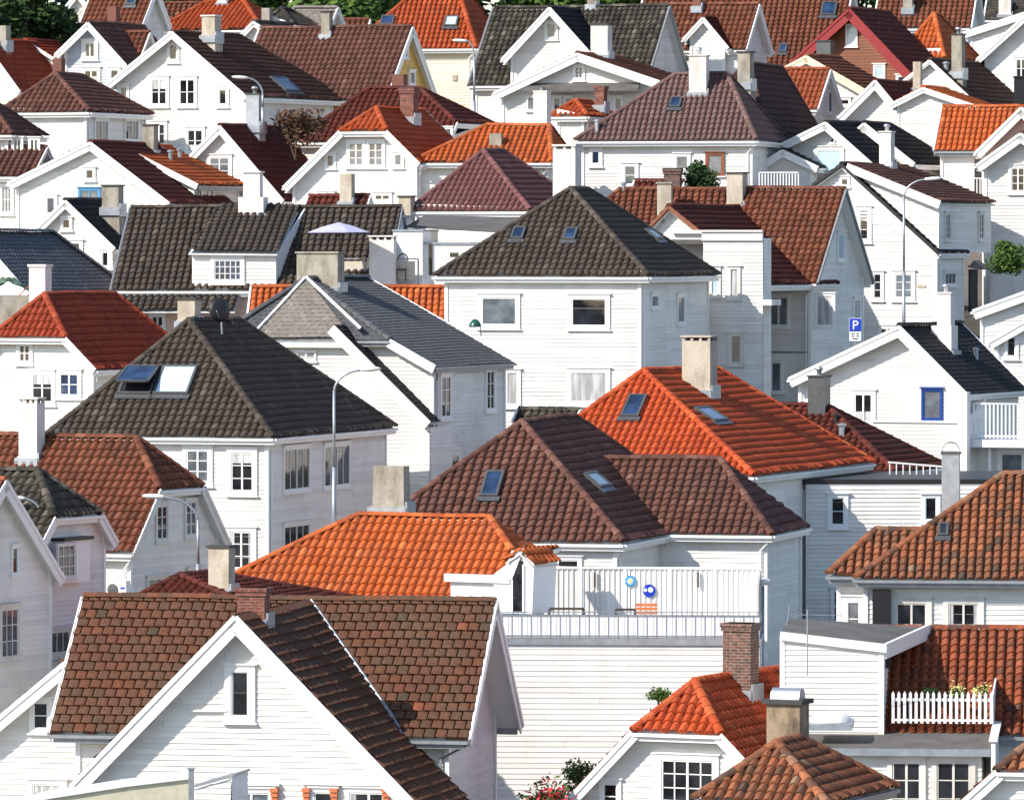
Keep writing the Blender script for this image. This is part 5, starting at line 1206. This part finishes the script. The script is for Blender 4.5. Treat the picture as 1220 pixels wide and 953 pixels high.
# D12 set
h = mk('long orange side-facing roof with white left bargeboard at right', (1215,128), 323, -14)
h.side((1123,130), (1215,128), 180, pitch=44, roof='orange', kind='pans', bw=.34, gutter='greytrim'); h.done()
h = H('balcony', 'white railed balcony below the long orange roof', 1175, 212, 318, -3, 'balcony')
railing(h.root, (-2.2,0,-.95), (0,0,-.95), .95, 'trim', step=.14, bw=.045); h.box('deck', 'trim', -2.3, .1, -.1, 3, -1.1, -.98); h.box('dark_doorway', 'glass', -.55, -.2, .8, .95, -1, .9)
for a_ in (-2.2, -.1): h.box('post', 'trim', a_, a_+.1, -.05, .05, -7, -1.1)
h.done()
h = mk('pale pink gabled house at the right edge with wide white bargeboards', (1217,129), 319, -12)
h.gable((1162,183), (1275,186), 6, roof='orange', kind='pans', wall='pink', bw=.34, go=.5); h.done()
h = mk('white gabled house at the right edge with a single six-pane window', (1216,160), 313, -14)
h.gable((1163,198), (1280,205), 6, roof='brown', kind='pan', bw=.34, go=.5, base=-12); h.win(1213, 214, 16, 28, 2, 3, cas=.14); h.done()
h = mk('plain white gable with dark red roof and a slim pale chimney, no windows', (1043,97), 329, -20)
h.gable((994,146), (1108,176), (1092,), bhip=1.6, roof='redbrn', kind='pan', bw=.3, go=.5); h.chim(1088, 1100, 74, 108, 'beige', y=5, cap=None, label='slim pale chimney'); h.done()
h = mk('small orange-brown side roof with narrow shaded white gable beside the mauve roof', (989,84), 333, -22)
h.side((922,83), (989,84), 131, pitch=46, roof='orangeb', kind='pans', bw=.22); h.win(988, 122, 4, 24, 1, 1, face='S', cas=.1); h.done()
h = mk('cream-trimmed low gable with brick-red roof in front of the brown barn', (961,68), 338, -24)
h.gable((936,81), (1034,110), (1000,), roof='rust', kind='pan', trim='creamtrim', bw=.3, go=.4); h.win(1007, 122, 10, 6, 1, 1, cas=.1); h.done()
h = mk('brown timber house with red bargeboards and dark red roof', (1012,12), 346, -22)
h.gable((942,76), (1090,94), (1060,), roof='redbrn', kind='pan', trim='redtrim', wall='barn', bw=.4, go=.7)
h.win(1015, 43, 10, 22, 1, 1, cas=.1, glass='gsky'); h.win(1048, 86, 10, 14, 1, 1, cas=.1, glass='gsky'); h.win(1075, 95, 10, 7, 1, 1, cas=.1, glass='gblue'); h.chim(973, 996, 50, 75, 'sheet', y=-2.5, label='dark sheet chimney before the brown gable', flare=False); h.done()
h = mk('orange hipped roof casting shade behind the brown timber house', (1125,70), 351, -22)
h.hip((1068,68), (1170,58), (1113,18), (1118,18), roof='orange', kind='pans', run=2.2); h.done()
h = mk('white gable with near-black brown roof and mottled cement chimney at upper right', (1108,73), 335, -22)
h.gable((1060,110), (1166,127), (1172,), roof='dkbrown', kind='pan', bw=.12, go=.3); h.chim(1134, 1151, 42, 88, 'conc', y=.5, cap='pot', label='mottled cement chimney with pot'); h.vent(1127, 86, .4, .13); h.done()
h = mk('orange strip of roof dipping between plain white gable and long orange roof', (1100,106), 327, -22)
h.gable((1060,126), (1165,128), 3.5, roof='orange', kind='pans', bw=.2); h.done()
h = mk('white gabled house with orange verge cut off by the right edge near the top', (1240,3), 341, -20)
h.gable((1164,72), (1330,80), 6, roof='orange', kind='pans', bw=.22, go=.5); h.win(1217, 82, 12, 22, 2, 2, cas=.12); h.done()
h = H('chimney_stack', 'black sheet-metal chimney stack at the right edge near the top', 1217, 93, 333, 0, 'chimney'); h.box('stack', 'blktrim', -.35, .4, -.3, .3, -4, 0); h.box('cap', 'blktrim', -.4, .45, -.35, .35, 0, .08); h.done()
# top row
h = mk('huge rust-red roof slope with two rooflights filling the top behind the brown barn', (1016,-18), 366, -12)
h.side((770,-20), (1016,-18), 82, pitch=42, roof='rust', kind='pan', bw=.22); h.sky(988, 13, 18, 16, 'gblue'); h.sky(933, 60, 10, 10, 'gblue'); h.done()
h = mk('rust-red roof with shaded right gable and dark chimney at the top right', (1165,-20), 372, -12)
h.side((1050,-20), (1165,-20), 34, pitch=42, roof='rust', kind='pan', bw=.22); h.chim(1076, 1089, -10, 12, 'conc', y=-2); h.done()
h = mk('grey slate roof peeping in at the top right corner', (1215,-10), 380, -12)
h.side((1178,-10), (1260,-10), 24, pitch=42, roof='moss', kind='slate', bw=.22, pipe=False); h.chim(1190, 1207, 0, 20, 'plaster', y=-1.5, cap=None); h.done()
h = mk('low white eave with dark sloping roof edge near the top right corner', (1240,10), 358, -30)
h.gable((1148,40), (1330,50), 4, roof='dkbrown', kind='pan', bw=.28); h.done()
h = mk('rust-brown roof with white gabled dormer left of the huge red roof', (904,6), 352, -20)
h.side((790,7), (904,6), 60, pitch=47, roof='rust', kind='pan', bw=.22)
h.gable((814,48), (868,58), 5, apex=(838,22), y0=-2.6, roof='redbrn', kind='pan', bw=.16, pipe=False); h.chim(826, 838, -8, 10, 'redchim', y=-.4, cap=None, label='dark red chimney'); h.done()
h = mk('white house with lichen-speckled black roof, tall front gable and shaded right end', (797,8), 348, -20)
h.side((588,8), (797,8), 101, pitch=47, roof='moss', kind='pan', bw=.2, trim='greytrim')
h.gable((598,72), (722,85), 8, apex=(655,10), y0=-4.6, roof='black', kind='pan', bw=.26, go=.6, base=-9)
h.win(657, 37, 10, 16, 1, 1, cas=.14, glass='ggrey'); h.chim(700, 712, -6, 8, 'conc', y=0, cap=None); h.done()
h = mk('white house with wide low gable, small lattice window, dark porch roof and pale chimney', (688,65), 330, -16)
h.gable((588,112), (786,98), (742,), roof='rust', kind='pan', bw=.34, go=.5)
wy1 = h.wy
h.win(690, 87, 8, 13, 2, 3, cas=.14); a0, z0 = h.F(620,110,wy1-1.2); a1 = h.F(760,110,wy1-1.2)[0]; zt = h.F(690,101,wy1)[1]
m = MB(); m.prism([(a0,wy1-1.3,z0),(a1,wy1-1.3,z0),(a1-.2,wy1,zt),(a0+.3,wy1,zt)], (0,0,.08)); m.build('porch_roof', M['felt'], h.root)
for u in (633, 664, 678, 737): h.win(u, 124, 7, 14, 1, 1, cas=.08, glass='gblue' if u != 633 else 'ggrey')
h.chim(704, 730, 30, 68, 'plaster', y=3.0, cap='slab', label='pale chimney with brown cap on the low gable'); h.done()
h = mk('small white-walled orange hip with red chimney in front of the dark porch', (700,139), 320, -22)
h.hip((655,139), (738,132), (686,121), (716,122), roof='redorb', kind='pans', run=1.9); h.chim(709, 724, 103, 128, 'brick', y=2.5, cap=None, label='red chimney'); h.done()
h = H('chimney_stack', 'tall pale pink rendered chimney stack beside the small orange hip', 646, 110, 316, -20, 'chimney'); h.box('stack', 'rosepl', -.33, .33, -.3, .3, -4, 0, ); h.box('cap', 'rosepl', -.36, .36, -.33, .33, 0, .06); m = MB(); m.lathe([(.2,.06),(.12,.2),(.03,.25)], (0,0,0), 10); m.build('cowl', M['sheet'], h.root); h.done()
h = H('chimney_stack', 'stout white chimney stack rising beside the central dark roof', 676, 178, 289, -20, 'chimney'); h.box('stack', 'plaster', -.52, .5, -.4, .4, -5, 0); h.box('cap', 'plaster', -.56, .54, -.44, .44, .12, .2)
for a_ in (-.5,-.05,.38): h.box('cap_pier', 'plaster', a_, a_+.1, -.38, .38, .002, .12)
h.done()
h = mk('cream house with tall bright orange roof and two rooflights at the top centre', (567,58), 352, -12)
h.hip((425,40), (590,40), (470,-25), (560,-25), axis='x', roof='orange', kind='pans', wall='cream') if False else h.block('x', 0, 0, 9, 0, 4.5, h.F(500,-30,4.5)[1], h.F(418,58)[0], 0, e0=(3.6,0), e1=(2.2,0), roof='redorb', kind='pans', wall='cream', base=h.base)
h.sky(462, 27, 16, 11); h.sky(538, 28, 16, 12, 'gsky'); a, z = h.F(542, 93, h.wy); h.box('wall_vent', 'beige', a-.12, a+.12, h.wy-.08, h.wy-.02, z-.15, z+.15); h.done()
h = mk('bright orange hipped roof at the top left between brown roofs', (312,36), 362, -14)
h.block('x', 0, 0, 8, 0, 4, h.F(250,2,4)[1], h.F(186,40)[0], 0, e0=(h.F(247,2,4)[0]-h.F(186,40)[0],0), e1=(max(.8,-h.F(290,2,4)[0]),0), roof='redorb', kind='pans'); h.chim(259, 272, -8, 6, 'plaster', y=3.5, cap=None); h.done()
h = mk('pale blue-grey gabled house with white-trimmed windows at upper left', (105,28), 340, -20)
h.gable((66,66), (151,79), (172,), roof='brown', kind='pan', wall='grey', bw=.24, go=.5); h.win(107.5, 60, 13, 17, 2, 1, cas=.16); h.win(109, 91, 16, 14, 2, 1, cas=.14); h.win(137, 90, 9, 12, 1, 1, cas=.14)
h.chim(128, 143, 8, 34, 'redchim', y=4, cap=None, label='brown-red chimney'); h.done()
h = mk('small brown side wing of the pale blue-grey house', (178,40), 343, -20)
h.side((138,40), (178,40), 78, pitch=46, roof='rust', kind='pan', bw=.14, wall='grey', pipe=False); h.done()
h = mk('deep red roof at the left edge with brown cement chimney below dark trees', (46,49), 336, -22)
h.gable((-60,110), (24,110), 6, apex=(-20,49), roof='clayred', kind='pan', bw=.12, wall='cream', bhip=2); h.chim(-5, 13, 31, 55, 'conc', y=1.5, cap=None); h.done()
h = mk('second deep red roof slope behind the cement chimney at the left edge', (50,49), 342, -22)
h.gable((0,92), (95,90), 5, apex=(30,49), roof='clayred', kind='pan', bw=.1); h.done()
h = mk('cream gable with round window and brown roof at the top left', (92,-8), 366, -16)
h.gable((62,30), (124,32), 6, roof='dkbrown', kind='pan', bw=.2, wall='cream')
a, z = h.F(91, 12, h.wy); m = MB(); m.tube([(a,h.wy-.06,z),(a,h.wy+.05,z)], .28, 16); o = m.build('window', M['trim'], h.root); m = MB(); m.tube([(a,h.wy-.08,z),(a,h.wy+.0,z)], .2, 16); m.build('pane', M['ggrey'], o); h.done()
h = mk('brown roof with white-edged shaded gable at the top left', (186,-14), 360, -24)
h.side((112,-14), (186,-14), 31, pitch=50, roof='rust', kind='pan', bw=.3); h.sky(158, 3, 12, 10, 'gblue'); h.chim(72, 86, 22, 42, 'sheet', y=-4, label='black sheet chimney') if False else None; h.done()
h = mk('small dark hipped roof beside a grey felt roof at the top left centre', (350,30), 358, -20)
h.hip((312,31), (378,31), (335,12), (345,12), roof='moss', kind='slate', run=1.6); h.chim(312, 325, 10, 32, 'conc', y=-.2, cap=None); h.done()
h = mk('pale grey slate roof with white verge at the top beside the trees', (402,10), 366, -24)
h.side((350,10), (402,10), 38, pitch=46, roof='tslate', kind='slate', bw=.2, pipe=False); h.done()
h = mk('narrow rust-brown roof strip running behind the orange hip at the top left', (240,5), 372, -10)
h.side((180,8), (240,5), 34, pitch=40, roof='rust', kind='pan', pipe=False); h.done()
h = mk('rust-brown roof strip at the top behind the long brown roof', (440,24), 368, -8)
h.side((405,24), (440,24), 42, pitch=40, roof='rust', kind='pan', pipe=False); h.done()
h = mk('dark brown roof with white bargeboard just above the large gabled house', (340,32), 352, -20)
h.gable((270,60), (370,70), 5, apex=(302,27), roof='moss', kind='pan', bw=.2); h.done()
h = H('board_fence', 'white boarded street fence beyond the round bush at the right edge', 1180, 318, 312, -5, 'fence')
h.addwall([(0,0,-3.5),(4,0,-3.5),(4,0,0),(0,0,0)], (0,-1,0), 'white', vertical=True); h.box('fence_back', 'trim', 0, 4, .02, .08, -3.5, -.02); h.box('top_rail', 'trim', -.02, 4, -.06, .1, 0, .07); h.done()
# ================================================================ street lamps
def lamp(label, uh, vh, D, up, vb, side=-1, arm=None):
    """up/vb: pixel column and foot of the post; uh/vh: pixel of the lamp head"""
    p = FPX/D; P = at(up, vh+8, D); root = bpy.data.objects.new('street_lamp', None); col.objects.link(root); tag(root, label, 'street lamp', 'street lamps between the houses')
    g = at(up, vb, D).z - 1.5; root.location = (P.x, P.y, g); H_ = P.z - g; dx = (uh-up)/p
    m = MB(); m.tube([(0,0,0),(0,0,H_*.5)], .085, 10, r2=.08); m.tube([(0,0,H_*.5),(0,0,H_-.55)], .055, 10, r2=.05); m.build('pole', M['steel'], root, True)
    m = MB(); k = 9; m.tube([(dx*.78*(1-math.cos(math.pi/2*i/k)), 0, H_-.6+.78*math.sin(math.pi/2*i/k)) for i in range(k+1)], .042, 8, cap=True); m.build('arm', M['steel'], root, True)
    m = MB(); s_ = 1 if dx > 0 else -1; x0 = dx*.70; L = .75
    rings = [(0,.05,.05),(.1,.10,.07),(.35,.15,.09),(.62,.13,.07),(.75,.04,.03)]; vs = []
    for t_, wd, ht in rings:
        for q in range(10): a = 2*math.pi*q/10; vs.append((x0+s_*t_, math.cos(a)*wd, H_+.19+t_*.06+math.sin(a)*ht))
    m.add(vs, [(i*10+q, i*10+(q+1)%10, (i+1)*10+(q+1)%10, (i+1)*10+q) for i in range(4) for q in range(10)] + [tuple(range(10))[::-1], tuple(range(40,50))], .5); m.build('lamp_head', M['acrylic'], root, True)
lamp('street lamp with pale head left of the shaded gable below the large brown roof', 180, 591, 219, 236, 690)
lamp('tall street lamp in front of the charcoal hipped house, its head turned right', 442, 439, 236, 398, 615)
lamp('slim street lamp in front of the cream house at the top centre', 554, 46, 326, 565, 150)
lamp('street lamp arching left above the large gabled white house', 288, 90, 312, 313, 120)
lamp('tallest street lamp, before the white house with the black-edged rake, head to the right', 1112, 211, 290, 1077, 386)
lamp('faint small lamp before the mossy half-hipped roof at left', 22, 593, 213.5, 52, 690)
h = H('street_lamp', 'short straight lamp with round pale head right of the terrace windbreak', 909, 694, 208, 0, 'street lamp')
m = MB(); m.tube([(0,0,-5),(0,0,-.1)], .05, 8); m.build('pole', M['steel'], h.root, True); m = MB(); m.tube([(-.12,0,0),(.22,0,.03)], .1, 10); m.build('lamp_head', M['acrylic'], h.root, True); h.done()
# ================================================================ vegetation
def on(u, v, D): return at(u, v, D)
plant('evergreen_bush', 'dense evergreen bush in front of the mauve-roofed white house', on(834,230,305.5), .82, 3600, 'leafd', 'bush', .10, squash=1.35)
plant('round_bush', 'rounded green bush at the right edge above the white fence', on(1205,328,303), .95, 4200, 'leaf', 'bush', .09, stem=False)
plant('bronze_shrub', 'loose bronze-leaved shrub behind the small white gable', on(352,178,317), 1.6, 1500, 'leafb', 'bush', .12, squash=.6)
plant('flowering_shrub', 'shrub with bright pink-red blossoms at the foot of the tall white wall', on(655,990,187), .85, 900, 'leaf', 'bush', .09, flowers=500)
plant('flowering_shrub', 'pale green and apricot leafy shrub along the orange half-hip verge', on(690,950,191), .7, 900, 'leaf', 'bush', .07)
plant('potted_shrub', 'small pale shrub in a white planter behind the orange half-hip', on(787,842,193), .42, 500, 'leaf', 'plant', .06)
h = H('planter_box', 'white railed planter below the small pale shrub', 784, 842, 192.6, -5, 'planter'); h.box('planter_box', 'trim', -.28, .35, -.1, .5, -3, -.0)
for i in range(4): h.box('slat', 'trim', -.28+i*.18, -.23+i*.18, -.14, -.105, -.7, .0)
h.done()
def tree(label, u, v, D, hgt, r_, n, mat='leafd', ls=.28):
    P = on(u, v, D); g = ground_z(P.y) - .3; root = bpy.data.objects.new('leafy_tree', None); col.objects.link(root); root.location = (P.x, P.y, g); tag(root, label, 'tree', 'trees along the top of the hill')
    top = P.z - g + hgt; m = MB(); trunk = top*.45
    m.tube([(0,0,0),(.1,0,trunk*.5),(0,.1,trunk),(.2,0,top*.8)], .28, 8, r2=.06)
    lobes = []
    for i in range(16):
        a = random.uniform(0, 6.28); e = random.uniform(-.5, 1); rr = r_*random.uniform(.35,.8)
        c = Vector((math.cos(a)*rr*math.sqrt(max(0,1-e*e*.8)), math.sin(a)*rr*math.sqrt(max(0,1-e*e*.8)), top-r_*1.05+e*r_*.95)); lobes.append((c, r_*random.uniform(.28,.5)))
        m.tube([(0,0,trunk*random.uniform(.6,1)), (c.x*.5,c.y*.5,(trunk+c.z)/2), c], .09, 5, r2=.02)
    m.build('trunk', M['bark'], root, True)
    f = MB()
    for i in range(n):
        c, q = random.choice(lobes); v_ = Vector((random.gauss(0,1), random.gauss(0,1), random.gauss(0,1))).normalized()*(random.random()**.35)*q; v_.z *= .75; X = c+v_
        a = Vector((random.gauss(0,1), random.gauss(0,1), random.gauss(0,.6))).normalized(); b = a.orthogonal().normalized(); z_ = ls*random.uniform(.5,1.2)
        f.add([X-a*z_, X+b*z_*.5, X+a*z_, X-b*z_*.5], [(0,1,2,3)])
    f.build('crown', M[mat], root)
tree('dark tree at the left edge above the deep red roofs', 5, 28, 345, 3.2, 3.0, 5200)
tree('dark tree left of the cream gable with round window', 42, 22, 349, 3.4, 2.6, 4600)
tree('low dark tree in front of the cream gable beside the black chimney', 78, 50, 347, 1.2, 1.5, 2400, ls=.22)
k = 0
for u, mt, d in ((20,'leafd','far left'),(130,'leafd','second from the left'),(215,'leaf','above the orange hipped roof'),(290,'leaf','right of the orange hipped roof'),(360,'leaf','above the grey slate roof'),(418,'leaf','bright green, left of the top orange roof'),(460,'leafd','partly behind the top orange roof'),(540,'leafd','hidden behind the orange roof peak'),(600,'leaf','above the lichen-speckled black roof, left'),(660,'leaf','above the front gable of the black roof'),(720,'leaf','above the middle of the black roof'),(775,'leaf','above the right end of the black roof'),(840,'leaf','above the rust-brown dormer roof'),(930,'leafd','behind the huge rust-red roof'),(1030,'leafd','behind the brown timber house'),(1120,'leafd','behind the top right red roof'),(1200,'leafd','far right')):
    tree('hilltop tree ' + d, u, 8+random.uniform(-4,8), 388+random.uniform(0,14), 3.0, 3.6, 3600, mt, .3)
